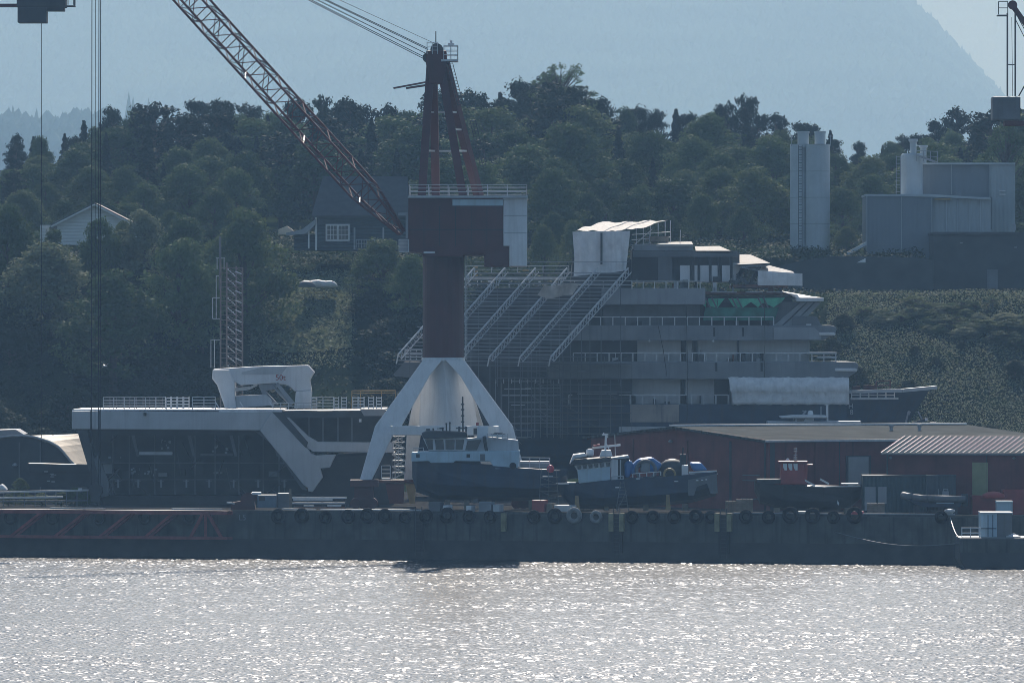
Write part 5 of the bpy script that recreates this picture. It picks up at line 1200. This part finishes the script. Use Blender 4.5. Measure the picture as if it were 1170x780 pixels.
def houses():
    Y = 738.0
    t = thing('white_house', 'white boarded house with gable half hidden by trees at far left', 'house', (X(90,Y), Y, Z(276,Y)))
    MB().pprism([(62,254),(108,233.5),(152,254),(152,280),(62,280)], Y, 9).build('wall', M['whitewall'], t)
    MB().pbox(46,63,257,280,Y+.6,7).build('extension', M['whitewall'], t)
    z = lambda a, b: None
    for pts in ([(58,256.5),(108,231.5),(108,234.5),(58,259)],[(157,256.5),(108,231.5),(108,234.5),(157,259)]): MB().pprism(pts, Y-.6, 10).build('roof', M['tile'], t)
    for pts in ([(58,258),(108,232.8),(108,234.6),(58,260)],[(157,258),(108,232.8),(108,234.6),(157,260)]): MB().pprism(pts, Y-.7, .09).build('barge_board', M['white'], t)
    w = MB().pbox(55.5,66.5,257,264.5,Y-.05,.1).build('window', M['white'], t); MB().pbox(57,65,258,263.5,Y-.09,.06).build('pane', M['glass'], w)
    t = thing('dark_house', 'dark boarded house with white framed double window behind the crane jib', 'house', (X(410,Y), Y, Z(283,Y)))
    MB().pbox(361,466,246,286,Y,8).build('wall', M['housewall'], t)
    rf = MB(); f0 = Y-.7
    rf.frust([(X(356,Y),f0,Z(248.5,Y)),(X(470,Y),f0,Z(248.5,Y)),(X(465,Y),Y+4,Z(203,Y+4)),(X(368,Y),Y+4,Z(203,Y+4))],[(X(356,Y),f0,Z(246.5,Y)),(X(470,Y),f0,Z(246.5,Y)),(X(465,Y),Y+4.1,Z(201.5,Y+4)),(X(368,Y),Y+4.1,Z(201.5,Y+4))])
    rf.frust([(X(356,Y),Y+8.6,Z(248.5,Y)),(X(470,Y),Y+8.6,Z(248.5,Y)),(X(465,Y),Y+4.2,Z(203,Y+4)),(X(368,Y),Y+4.2,Z(203,Y+4))],[(X(356,Y),Y+8.6,Z(246.5,Y)),(X(470,Y),Y+8.6,Z(246.5,Y)),(X(465,Y),Y+4.1,Z(201.5,Y+4)),(X(368,Y),Y+4.1,Z(201.5,Y+4))])
    rf.build('roof', M['tile'], t)
    w = MB().pbox(372,399.5,256,275.5,Y-.08,.12).build('window', M['white'], t)
    for a, b in ((374,384.8),(387,397.6)): MB().pbox(a,b,258,273.6,Y-.12,.06).build('pane', M['glass'], w)
    mb = MB()
    for a in (377.6,381.2,390.6,394.2): mb.pbox(a-.25,a+.25,258,273.6,Y-.15,.04)
    for b in (263,268.5): mb.pbox(374,397.6,b-.25,b+.25,Y-.155,.03)
    mb.build('glazing_bars', M['white'], w)
    MB().pbox(360.2,362.3,246,286,Y-.06,.15).build('corner_board', M['white'], t)
    MB().pprism([(327,269),(350,267),(361,256),(361,250),(345,262),(327,266)], Y-.5, 4).build('porch_roof', M['ltgrey'], t)
    MB().pbox(336,361,268,286,Y+.6,3).build('porch_wall', M['housewall'], t); MB().pbox(352,353.6,260,284,Y-.4,.14).build('porch_post', M['white'], t)
    mb = MB().rail([at(407,283,Y-.8),at(440,283,Y-.8)],.75,2,.25,.03); mb.build('fence_rail', M['ltgrey'], t)
    MB().pbox(404,406,260,285,Y-.05,.1).pbox(437,439,260,285,Y-.05,.1).build('wall_batten', M['ltgrey'], t)
    MB().pprism([(318,262),(328,258),(336,264),(336,267),(318,268)], Y+3, 4).build('outbuilding_roof', M['fabric'], t)
    s = MB().pprism([(347,328),(350,323),(355,320.2),(364,319.6),(372,321),(379,320.4),(384,323),(386,328)], 724, 2.2).build('covered_boat', M['white'], bevel=.2); tag(s, 'white covered heap lying on the grassy terrace below the dark house', 'covered heap')
    h = MB().lathe(at(350,328,723),[(.02,0),(.9,0),(.7,.4),(.2,.62)],12).build('rock', M['midgrey'], smooth=True); tag(h, 'grey boulder beside the white covered heap on the terrace', 'rock')
houses()
def bird():
    Y = 660.0
    b = thing('gull', 'pale gull flying low over the dark left slope', 'bird', at(120,418,Y))
    mb = MB(); mb.add([at(116.5,419,Y),at(120,417.2,Y),at(123.4,417.6,Y),at(120.5,418.6,Y),at(119.5,418.6,Y+.3),at(120,417.5,Y+.35)],[(0,1,3),(1,2,3),(0,3,4),(0,4,5,1),(1,5,2),(5,4,3,2)])
    mb.build('body', M['white'], b); 
    MB().add([at(119.5,418,Y),at(121,417.6,Y+.2),at(124.6,414.8,Y+.2),at(123.6,415.0,Y-.2)],[(0,1,2,3),(3,2,1,0)][:1]).build('wing', M['ltgrey'], b)
    MB().add([at(119.5,418,Y),at(121,417.6,Y+.2),at(118.6,415.9,Y+1.1),at(117.8,416.2,Y+.8)],[(0,1,2,3)]).build('wing', M['ltgrey'], b)
bird()
def fabric_hall():
    Y = 640.0
    t = thing('fabric_hall', 'rounded beige fabric hall with dark front at the far left of the yard', 'hall', (X(40,Y), Y, QH))
    prof = [(-34,507),(-10,501),(10,498.5),(26,497.5),(40,499.5),(56,504.5),(66,510),(72,516),(80,526),(86,532)]
    D = 13
    back = [(40,497),(55,496.4),(72,495.8),(84,495.5),(89,495.6),(92,499),(95,506),(98,513),(102,521),(105.5,529)]
    P = [[(X(a,Y)*(1-k)+X(c,Y)*k, Y+k*D, Z(b,Y)*(1-k)+(Z(d_,Y+D))*k) for k in (0,.25,.5,.75,1)] for (a, b), (c, d_) in zip(prof, back)]
    mb = MB().sheet(P); mb.sheet([[(q[0],q[1],q[2]-.12) for q in r] for r in P]); mb.build('roof', M['fabric'], t)
    MB().bar((X(84,Y),Y+.6,QH+1),(X(104,Y),Y+D,QH+1),.2,2.0).build('side_wall', M['darkwall'], t)
    MB().tube(at(60,496.9,Y+6),at(92,505,Y+12.8),.05).build('seam', M['dark'], t)
    MB().prism([(X(a,Y),Z(b,Y)-.1) for a,b in prof]+[(X(86,Y),QH),(X(-34,Y),QH)], Y+.25, Y+.45).build('front_wall', M['darkwall'], t)
    mb = MB()
    for px in (22,46): mb.bar((X(px,Y),Y+.2,QH),(X(px,Y),Y+.2,Z(505,Y)),.12)
    mb.build('front_frame', M['midgrey'], t)
    MB().path([(X(a,Y),Y-.03,Z(b,Y)+.03) for a,b in prof],.1,6).build('roof_hem', M['offwhite'], t)
    MB().lathe(at(17,533,Y-.2),[(.1,0),(.24,.12),(.1,.3)],12).build('wall_lamp', M['ltgrey'], t)
    t = thing('shed', 'low grey roofed shed behind the beige fabric hall', 'shed', (X(5,655), 655, QH))
    MB().pprism([(-40,492),(18,490.5),(27,496),(20,498),(-40,498)], 655, 6).build('roof', M['ltgrey'], t); MB().pbox(-38,20,497,560,655.5,5).build('wall', M['darkwall'], t)
fabric_hall()
# ------------------------------------------------------------------ along the quay's edge
U = Vector((1,-.338,0)).normalized(); NB = Vector((.338,1,0)).normalized()      # along the edge, and inland
def edge(px):
    Y = 590.0
    for _ in range(8): Y = qy(X(px,Y))
    return Vector((X(px,Y),Y,0))
def zq(px, py, back=0): p = edge(px); return Z(py, p.y+back)
# tyre fenders: one built, the rest copied
def tyres():
    spots = [(318,0),(345,0),(372,0),(398,0),(420,0),(440,0),(463,0),(487,0),(511,0),(536,0),(560,0),(610,0),(634,0),(656,1),(681,1),(722,0),(746,0),(770,0),(795,0),(812,0),(852,0),(878,0),(903,0),(928,0),(952,0),(976,0),(1075,0)]
    proto = {}
    for px, pale in spots:
        e = edge(px); loc = Vector((e.x, e.y-.32, zq(px,598)))
        if pale not in proto:
            mb = MB().torus((0,0,0), .43, .17, n=22, m=10)
            o = mb.build('tyre_fender', M['palering' if pale else 'rubber'], smooth=True); proto[pale] = o
            o.rotation_euler = (0,0,-.326); del o['_o']
        else: o = proto[pale].copy(); col.objects.link(o)
        sc = random.uniform(.8,1.08); o.scale = (sc,sc,sc); o.location = loc
        if pale: tag(o, 'pale worn tyre fender hanging on the quay left of the dark slot' , 'tyre', 'pale tyre fenders on the quay')
        else: tag(o, 'black tyre fender hanging on the face of the quay', 'tyre', 'black tyre fenders on the quay')
tyres()
def qbox(name, m, px, py0, py1, wpx, back0, back1, label, cat, group=None, parent=None, bevel=.03):
    e = edge(px); w = wpx*e.y/FPX/2; z0, z1 = Z(py1,e.y+back0), Z(py0,e.y+back0)
    c = [e+U*(-w)+NB*back0, e+U*w+NB*back0, e+U*w+NB*back1, e+U*(-w)+NB*back1]
    o = MB().frust([(p.x,p.y,z0) for p in c],[(p.x,p.y,z1) for p in c]).build(name, m, parent, bevel=bevel)
    if parent is None: tag(o, label, cat, group)
    return o
M['postpale'] = mat('weathered_post', (0.27,0.24,0.13), .8, .3, 2)
for px, lb in ((577,'pale upright timber fender on the quay below the workboat'),(700,'pale upright timber fender left of the dark slot in the quay'),(712,'pale upright timber fender right of the dark slot in the quay'),(821,'first pale fender post below the stern of the fishing boat'),(835,'second pale fender post below the stern of the fishing boat')):
    qbox('fender_post', M['postpale'], px, 586, 607, 5.5, -.5, -.13, lb, 'fender')
for px, lb in ((706,'dark vertical slot ladder in the middle of the quay face'),(828,'dark vertical slot ladder between the two pale fender posts at right'),(480,'dark vertical slot ladder in the quay below the crane foot')):
    t = thing('quay_ladder', lb, 'ladder', edge(px)+Vector((0,0,0)))
    e = edge(px); c = [e+U*-.42-NB*.22, e+U*.42-NB*.22, e+U*.42-NB*.13, e+U*-.42-NB*.13]
    MB().frust([(p.x,p.y,.6) for p in c],[(p.x,p.y,QH+.12) for p in c]).build('back_plate', M['black'], t)
    mb = MB()
    for s in (-.25,.25): p = e+U*s-NB*.3; mb.bar((p.x,p.y,.3),(p.x,p.y,QH+.5),.07)
    for i in range(11): p = e-NB*.3; z = .5+.3*i; mb.bar((p+U*-.25)+Vector((0,0,z)),(p+U*.25)+Vector((0,0,z)),.05)
    mb.build('rungs', M['dark'], t)
t = thing('quay_sign', 'white painted berth mark on the quay face beside the red truss', 'sign', edge(277)+Vector((0,0,2)))
text('L5', .62, edge(277)+Vector((0,-.16,zq(277,591)-0)), M['ltgrey'], t, rotz=-.326)
kb = MB(); a, b = edge(-80)+NB*.1, edge(1260)+NB*.1
kb.frust([(a.x,a.y,QH-.1),(b.x,b.y,QH-.1),(b.x+NB.x*.3,b.y+NB.y*.3,QH-.1),(a.x+NB.x*.3,a.y+NB.y*.3,QH-.1)],[(a.x,a.y,QH+.16),(b.x,b.y,QH+.16),(b.x+NB.x*.3,b.y+NB.y*.3,QH+.16),(a.x+NB.x*.3,a.y+NB.y*.3,QH+.16)])
tag(kb.build('quay_kerb', M['quay']), kind='structure')
# red truss walkway lying along the quay at left
def truss():
    M['trussred'] = mat('truss_red', (0.25,0.075,0.07), .8, .3, 1.2, streak=.4, c2=(.08,.03,.025))
    t = thing('red_truss', 'long rusty red truss bridge lying along the quay at left', 'truss', edge(130)+Vector((0,0,1.2)))
    zt, zb = zq(130,584.5), zq(130,613)
    p0, p1 = edge(-40)-NB*1.6, edge(268)-NB*1.6
    for nm, z, h in (('top_chord',zt,.24),('bottom_chord',zb,.2)): MB().bar(p0+Vector((0,0,z)),p1+Vector((0,0,z)),.2,h).build(nm, M['trussred'], t)
    for nm, z, h in (('top_chord',zt,.24),('bottom_chord',zb,.2)): MB().bar(p0+NB*1.1+Vector((0,0,z)),p1+NB*1.1+Vector((0,0,z)),.2,h).build(nm, M['trussred'], t)
    for k, (a, b) in enumerate(((-25,5),(21,57),(71,107),(122,158),(174,207))):
        MB().bar(edge(a)-NB*1.6+Vector((0,0,zb)),edge(b)-NB*1.6+Vector((0,0,zt)),.2).build('diagonal', M['trussred'], t)
        MB().bar(edge(a)-NB*.5+Vector((0,0,zb)),edge(b)-NB*.5+Vector((0,0,zt)),.16).build('diagonal', M['trussred'], t)
    for a, b in ((226,241),(243.5,243.5),(262,246)): MB().bar(edge(a)-NB*1.6+Vector((0,0,zb)),edge(b)-NB*1.6+Vector((0,0,zt)),.22).build('end_strut', M['trussred'], t)
    mb = MB(); a, b = p0+Vector((0,0,zt+.13)), p1+Vector((0,0,zt+.13)); mb.frust([a,b,b+NB*1.1,a+NB*1.1],[q+Vector((0,0,.05)) for q in (a,b,b+NB*1.1,a+NB*1.1)]); mb.build('deck', M['maroon'], t)
    for a, b in ((66,128),(205,262)): p, q = edge(a)-NB*1.5+Vector((0,0,zt+.3)), edge(b)-NB*1.5+Vector((0,0,zt+.3)); MB().bar(p,q,.3,.08).build('kick_board', M['ltgrey'], t)
    pr = None
    for px in (14,62,115,167,218):
        e = edge(px)-NB*.35+Vector((0,0,zq(px,599)))
        if pr is None: pr = MB().torus((0,0,0),.42,.13,n=20,m=8).build('tyre_fender', mat('grey_tyre',(.06,.06,.06),.8,.3,3), smooth=True); pr.rotation_euler=(0,0,-.326); del pr['_o']; o = pr
        else: o = pr.copy(); col.objects.link(o)
        o.location = e; tag(o, 'grey tyre fender seen through the red truss at left', 'tyre', 'tyre fenders behind the red truss')
truss()
# the moored work barge at the right edge
def barge():
    Y = 568.5
    t = thing('barge', 'low grey work barge moored below the quay at the right edge', 'barge', (X(1150,Y), Y+2, -.3))
    MB().pprism([(1097,616.5),(1290,616.5),(1290,652),(1104,652),(1097,640)], Y-1.5, 6.5).build('hull', M['dark'], t, bevel=.08)
    MB().pbox(1096.5,1290,615.5,631,Y-1.65,.2).build('rubbing_strake', M['quay'], t)
    MB().pbox(1097,1290,614.2,616.6,Y-1.5,6.4).build('deck', M['midgrey'], t)
    mb = MB().bar(at(1098.5,602.7,Y),at(1121,602.7,Y),.07).bar(at(1098.5,608.5,Y),at(1121,608.5,Y),.07)
    for px in (1099,1109,1119): mb.bar(at(px,602,Y),at(px,615,Y),.06)
    mb.bar(at(1099,613,Y),at(1121,613,Y),.05); mb.build('railing', M['white'], t)
    c = thing('deck_cabin', 'pale blue and grey cabin container standing on the work barge', 'cabin', (X(1139,Y+1), Y+1, Z(614,Y+1)))
    MB().pbox(1120.5,1139,586.5,613.7,Y+1,2.6).build('front_panel', M['ltblue'], c); MB().pbox(1139.1,1156.5,586.5,613.7,Y+1,2.6).build('side_panel', M['midgrey'], c)
    MB().pbox(1120,1157.2,584.8,586.4,Y+.9,2.8).build('roof', M['offwhite'], c)
    for a in (1128.5,1134): MB().pbox(a,a+.8,588,613,Y+.94,.05).build('panel_seam', M['navy'], c)
    MB().pbox(1121,1138.5,603,604,Y+.94,.05).build('panel_band', M['navy'], c)
    w = MB().lathe(at(1158,613.8,Y),[(.5,0),(.55,.1),(.2,.22),(.1,.3)],14).build('deck_hatch', M['offwhite'], t)
    e = edge(1083)+NB*.5; b0 = Vector((e.x,e.y,QH+.1)); b1 = at(1098,615,Y)
    b = MB().lathe((e.x,e.y,QH),[(.3,0),(.22,.1),(.22,.3),(.42,.42),(.36,.55),(.05,.6)],16).build('bollard', M['offwhite'], smooth=True); tag(b, 'white mushroom bollard with mooring rope near the right end of the quay', 'bollard')
    pts = []
    for i in range(13): s = i/12; p = b0.lerp(b1,s); p.z -= .5*math.sin(math.pi*s)*.8; pts.append(p)
    r = MB().path(pts,.04).build('mooring_rope', M['ltgrey']); tag(r, 'pale mooring rope running down from the white bollard to the barge', 'rope')
    e2 = edge(955)-NB*.2; pts = []
    for i in range(25): s = i/24; p = Vector((e2.x,e2.y,2.3)).lerp(at(1097,620,Y),s); p.z -= .55*math.sin(math.pi*s); pts.append(p)
    r = MB().path(pts,.035).build('mooring_rope', M['midgrey']); tag(r, 'long thin grey rope slung low along the quay face to the barge', 'rope')
barge()
# containers and crates
def container(px0, px1, py0, py1, back, d, m, label, doors=None):
    e = edge((px0+px1)/2); Y = e.y+back; t = thing('container', label, 'container', (X((px0+px1)/2,Y), Y, QH))
    MB().pbox(px0,px1,py0,min(py1,999),Y,d).build('body', m, t, bevel=.04)
    MB().pbox(px0-.4,px1+.4,py0-1,py0+1.2,Y-.06,d+.1).build('top_rail', M['dark'] if doors else m, t)
    if doors:
        for a, b, c, f in doors: MB().pbox(a,b,c,f,Y-.1,.08).build('door', M['ltgrey'], t)
    return t
container(986,1058,543.5,587,9.5,2.6,M['teal'],'dark teal container with open white doors in front of the red halls',((988,1000.5,556,583),(1003,1013,556,575)))
mb = container(1058.6,1092,543.5,587,10,2.6,mat('blue_grey_container',(.05,.065,.075),.6,.2,.8,stripes=((1,0,0),.28,.4)),'dark blue grey container right of the teal container')
for px0, px1, a, b, bk, lb in ((1111,1146,567,588,10,'red steel skip under the yellow green door'),(1146,1200,560,588,11.5,'red container at the right edge in front of the red shed')):
    container(px0,px1,a,b,bk,2.2,M['red'],lb)
o = MB().lathe(on_quay(1135,9.5)+Vector((0,0,1.2)),[(.9,0),(.85,.3),(.5,.48),(.1,.55)],16).build('heap_cover', M['red'], smooth=True); tag(o, 'rounded red cover on top of the red steel skip', 'cover')
container(1139,1157,573,588,6,1.6,M['ltblue'],'small pale blue box in front of the red containers')
# winch truck, generator, pipe stacks at left centre
def winch_set():
    p = on_quay(282,5); Y = p.y
    t = thing('winch', 'dark red winch machine with white cap standing by the red truss', 'winch', p)
    MB().pprism([(263,583),(265,574),(275,572),(290,572),(292,583)], Y, 2).build('base', M['redlat'], t, bevel=.05)
    MB().tube(at(283,571,Y-.1),at(283,571,Y+2),.55,n=18).build('drum', M['maroon'], t); MB().pbox(286,295,563,572,Y+.2,1.2).build('motor', M['maroon'], t, bevel=.05)
    MB().pbox(287.5,298,562,564.8,Y,1.4).build('cap', M['white'], t); MB().bar(at(259,573.5,Y),at(268,575,Y),.12).build('handle', M['galv'], t)
    p = on_quay(312,5); t = thing('generator', 'blue grey generator cabinet beside the dark red winch', 'generator', p); Y = p.y
    MB().pbox(294,316,565,580,Y,1.6).build('cabinet', mat('blue_cabinet',(.10,.15,.20),.5,.2,1.5), t, bevel=.05); MB().pbox(317,331,563,581,Y+.3,1.4).build('side_cabinet', M['midgrey'], t, bevel=.05)
    MB().pbox(296,303,567,572,Y-.04,.05).build('grille', M['dark'], t); MB().bar(at(331.5,558,Y),at(332,581,Y),.18).build('post', M['wood'], t)
    p = on_quay(362,6); Y = p.y; t = thing('pipe_rack', 'rack of pale pipes and boards on the quay under the ship section', 'rack', p)
    for a, b, py, m in ((334,396,568.4,'white'),(335,380,570.6,'galv'),(334,394,574.5,'galv'),(347,359,577.6,'offwhite'),(374,390,577.2,'white'),(336,394,579.5,'rust')): MB().bar(at(a,py,Y),at(b,py,Y),.16,.12).build('pipe', M[m], t)
    for px in (336,352,368,384,395): MB().bar(at(px,566,Y+.1),at(px,582,Y+.1),.09).build('upright', M['dark'], t)
    for px0, px1, lb in ((318,355,'first pale plank strip lying on the quay edge below the generator'),(362,432,'long pale plank strip lying on the quay edge below the pipe rack'),(430,476,'pale plank strip lying on the quay edge below the crane foot')):
        e0, e1 = edge(px0)+NB*1.0, edge(px1)+NB*1.0; o = MB().bar(e0+Vector((0,0,QH+.22)),e1+Vector((0,0,QH+.22)),.5,.1).build('plank', M['offwhite']); tag(o, lb, 'plank')
winch_set()
def under_boats():
    for px, py0, py1, w, m, lb, cat in ((498,577,581.5,7,'white','small white box standing on the quay below the bow of the workboat','box'),(524.5,577.5,581.5,6,'white','tiny white box below the middle of the workboat','box'),(485,573,582,14,'midgrey','grey cabinet behind the crane foot by the workboat','cabinet'),(543,573,583,15,'ltgrey','pale grey pump unit under the workboat','pump unit'),(556,576,584,8,'offwhite','cream crate beside the pale grey pump unit','crate'),(604,571,585,15,'red','red box under the stern of the workboat','box'),(617,575,582,7,'wood','small brown crate right of the red box','crate'),(633,577,581,22,'offwhite','long pale board pile between the two boats','board pile'),(550,569.5,571.5,6,'white','small white lid hanging under the workboat','lid')):
        if cat == 'lid': continue
        qbox(cat.replace(' ','_'), M[m], px, py0, py1+3, w, 2.2, 3.2, lb, cat)
    o = MB().lathe(on_quay(543,1.5)+Vector((0,0,.75)),[(.02,0),(.28,.02),(.28,.3),(.02,.32)],14).build('gauge', M['dark']); tag(o, 'small round dark drum on the pale grey pump unit', 'drum')
    for px, w, m, lb in ((912,11,'ltgrey','pale pallet lying on the quay edge below the cutter'),(973,16,'pink','pale red beam bundle on the quay edge near the teal container')):
        qbox('pallet' if w == 11 else 'beam_bundle', M[m], px, 584, 588.5, w, .6, 1.6, lb, 'pallet' if w == 11 else 'beam bundle')
    for a, b, lb in ((880,960,'thin pale cable pipe along the quay edge below the cutter'),(985,1090,'thin pale cable pipe along the quay edge below the teal container'),(838,876,'short pale cable pipe along the quay edge beside the fender posts')):
        o = MB().bar(edge(a)+NB*.25+Vector((0,0,QH+.2)),edge(b)+NB*.25+Vector((0,0,QH+.2)),.1).build('pipe', M['ltgrey']); tag(o, lb, 'pipe')
under_boats()
def left_yard():
    Y = 616.0
    t = thing('pontoon_rail', 'low pale pipe railing in front of the beige hall', 'railing', (X(50,Y), Y, QH))
    MB().bar(at(-40,563,Y),at(108,559.5,Y),.16,.14).build('top_pipe', M['galv'], t); MB().bar(at(-40,569,Y),at(72,567.5,Y),.14).build('lower_pipe', M['galv'], t); MB().bar(at(-40,572.5,Y),at(100,571.5,Y),.1).build('lower_pipe', M['midgrey'], t)
    for i, px in enumerate(range(-20,108,12)): MB().bar(at(px,560,Y),(X(px,Y),Y,QH),.07).build('post', M['midgrey'], t)
    MB().pbox(89.5,93.5,557.5,560,Y-.1,.4).build('lamp', M['white'], t)
    for px in (10,28,48,70,86,98): 
        s = tree('broad', random.randrange(3), X(px,Y+1.5), Y+1.5, random.uniform(.9,1.6), random.uniform(1.4,2.2), 'small weedy bush growing behind the pale pipe railing', 'bush', 'weeds behind the pipe railing', 'shrub', 'leaf_d', z=QH)
    s = tree('broad', 1, X(23,630), 630, 1.7, 1.8, 'round bush standing in front of the beige hall', 'bush', None, 'shrub', 'leaf_d', z=QH+.4)
    Y = 628.0; t = thing('covered_float', 'long dark covered float beneath the edge of the beige hall', 'float', (X(68,Y), Y, QH))
    MB().pprism([(32,529),(106,531),(108,541),(70,540),(34,540)], Y, 3).build('cover', M['black'], t); MB().pbox(34,108,540,556,Y+.4,2.4).build('body', M['dark'], t)
    mb = MB(); rr = random.Random(6)
    for i in range(7): px = rr.uniform(46,62); py = rr.uniform(538,552); MB().pbox(px,px+rr.uniform(2,6),py,py+1,Y-.15,.2).build('bright_fitting', M['offwhite'], t)
    o = MB().pprism([(-14,560),(-6,555),(2,553),(6,557),(8,560)], 612, 2).build('upturned_dinghy', M['white'], bevel=.1); tag(o, 'white upturned dinghy cut by the left edge of the picture', 'dinghy')
left_yard()
def yard_clutter():
    """low stacks and drums standing in the shade behind the boats"""
    rr = random.Random(12)
    spots = [(850,9,'dark grey pallet stack between the fishing boat and the cutter'),(838,11,'dark grey pallet stack behind the stern of the fishing boat'),(668,12,'pallet stack in the shade behind the bow of the fishing boat'),(1000,5,'pallet stack in front of the open white container doors')]
    for px, bk, lb in spots:
        p = on_quay(px,bk); t = thing('pallet_stack', lb, 'pallet stack', p); n = rr.randint(4,8)
        for i in range(n):
            mb = MB(); z = p.z+.15*i
            for k in range(5): mb.box(p.x-.6+.27*k,p.x-.6+.27*k+.2,p.y-.4,p.y+.4,z+.1,z+.13)
            for k in (-.5,0,.45): mb.box(p.x-.6,p.x+.68,p.y+k*.8-.04,p.y+k*.8+.04,z,z+.1)
            mb.build('pallet', M['wood'], t)
yard_clutter()
# ------------------------------------------------------------------ behind the hall
def behind_hall():
    Y = 641.0
    t = thing('white_boat', 'white boat whose flybridge and mast show above the red hall roof', 'boat', (X(930,Y), Y, QH))
    hull_mesh([(868,489,540,.3,.5),(885,488,580,1.6,.8),(930,488,590,1.9,1),(980,488,590,1.8,1)],Y).build('hull', M['white'], t)
    MB().pbox(877,984,481,489,Y-1.6,3.2).build('deckhouse', M['offwhite'], t, bevel=.05)
    MB().pprism([(891,475.5),(908,474),(945,474.5),(946,477.5),(893,477.5)], Y-1.9, 3.6).build('flybridge', M['white'], t, bevel=.06)
    MB().pbox(908,930,477.5,482,Y-1.5,3).build('wheelhouse', M['offwhite'], t); MB().pprism([(911,478),(920,478),(918,481.5),(911,481.5)], Y-1.56, .05).build('window', M['glass'], t)
    mb = MB().tube(at(945,488,Y),at(945,462.5,Y),.1); mb.build('mast', M['white'], t)
    MB().tube(at(938,475,Y),at(938,464,Y),.05).build('antenna', M['ltgrey'], t)
    MB().lathe(at(926,474.5,Y),[(.2,0),(.24,.15),(.18,.35),(.05,.42)],12).build('radar_dome', M['white'], t, smooth=True)
    MB().bar(at(917,474.5,Y),at(921,469,Y),.14).bar(at(917,469,Y),at(921,471,Y),.1).build('searchlight', M['ltgrey'], t)
    Y = 640.0
    t = thing('davit_frame', 'small triangular davit frame with lamps standing behind the red halls under the bow', 'davit', (X(1047,Y), Y, QH))
    MB().bar(at(1034,487,Y),at(1038,470,Y),.13).bar(at(1037.5,471,Y),at(1040,472,Y),.3).build('strut', M['ltgrey'], t)
    MB().bar(at(1049,470,Y),at(1055,482,Y),.12).build('strut', M['ltgrey'], t)
    MB().bar(at(1033,487,Y),at(1060,478,Y),.22).build('beam', M['dark'], t)
    MB().pbox(1057,1060,477.5,480,Y-.2,.3).build('lamp', M['white'], t)
    MB().bar((X(1034,Y),Y,QH),at(1034,488,Y),.2).build('post', M['dark'], t)
    MB().pbox(1063,1070,482,489,Y,.8).bar((X(1066,Y),Y+.4,QH),at(1066,489,Y),.2).build('winch_box', M['midgrey'], t)
behind_hall()
# ------------------------------------------------------------------ the haze
def haze():
    mb = MB().box(-6800,6800,-200,24500,-12,1000)
    m = bpy.data.materials.new('haze'); m.use_nodes = True; n = m.node_tree
    n.nodes.remove(n.nodes['Principled BSDF'])
    v = n.nodes.new('ShaderNodeVolumePrincipled'); v.inputs['Color'].default_value = HAZE_COL; v.inputs['Density'].default_value = HAZE_DEN
    v.inputs['Absorption Color'].default_value = (1,1,1,1); v.inputs['Anisotropy'].default_value = HAZE_G
    n.links.new(v.outputs[0], n.nodes['Material Output'].inputs['Volume'])
    o = mb.build('haze', m); tag(o, 'thin blue summer haze', 'haze', kind='stuff')
HAZE_COL = (0.385, 0.65, 0.955, 1); HAZE_DEN = 0.000175; HAZE_G = 0.0
haze()
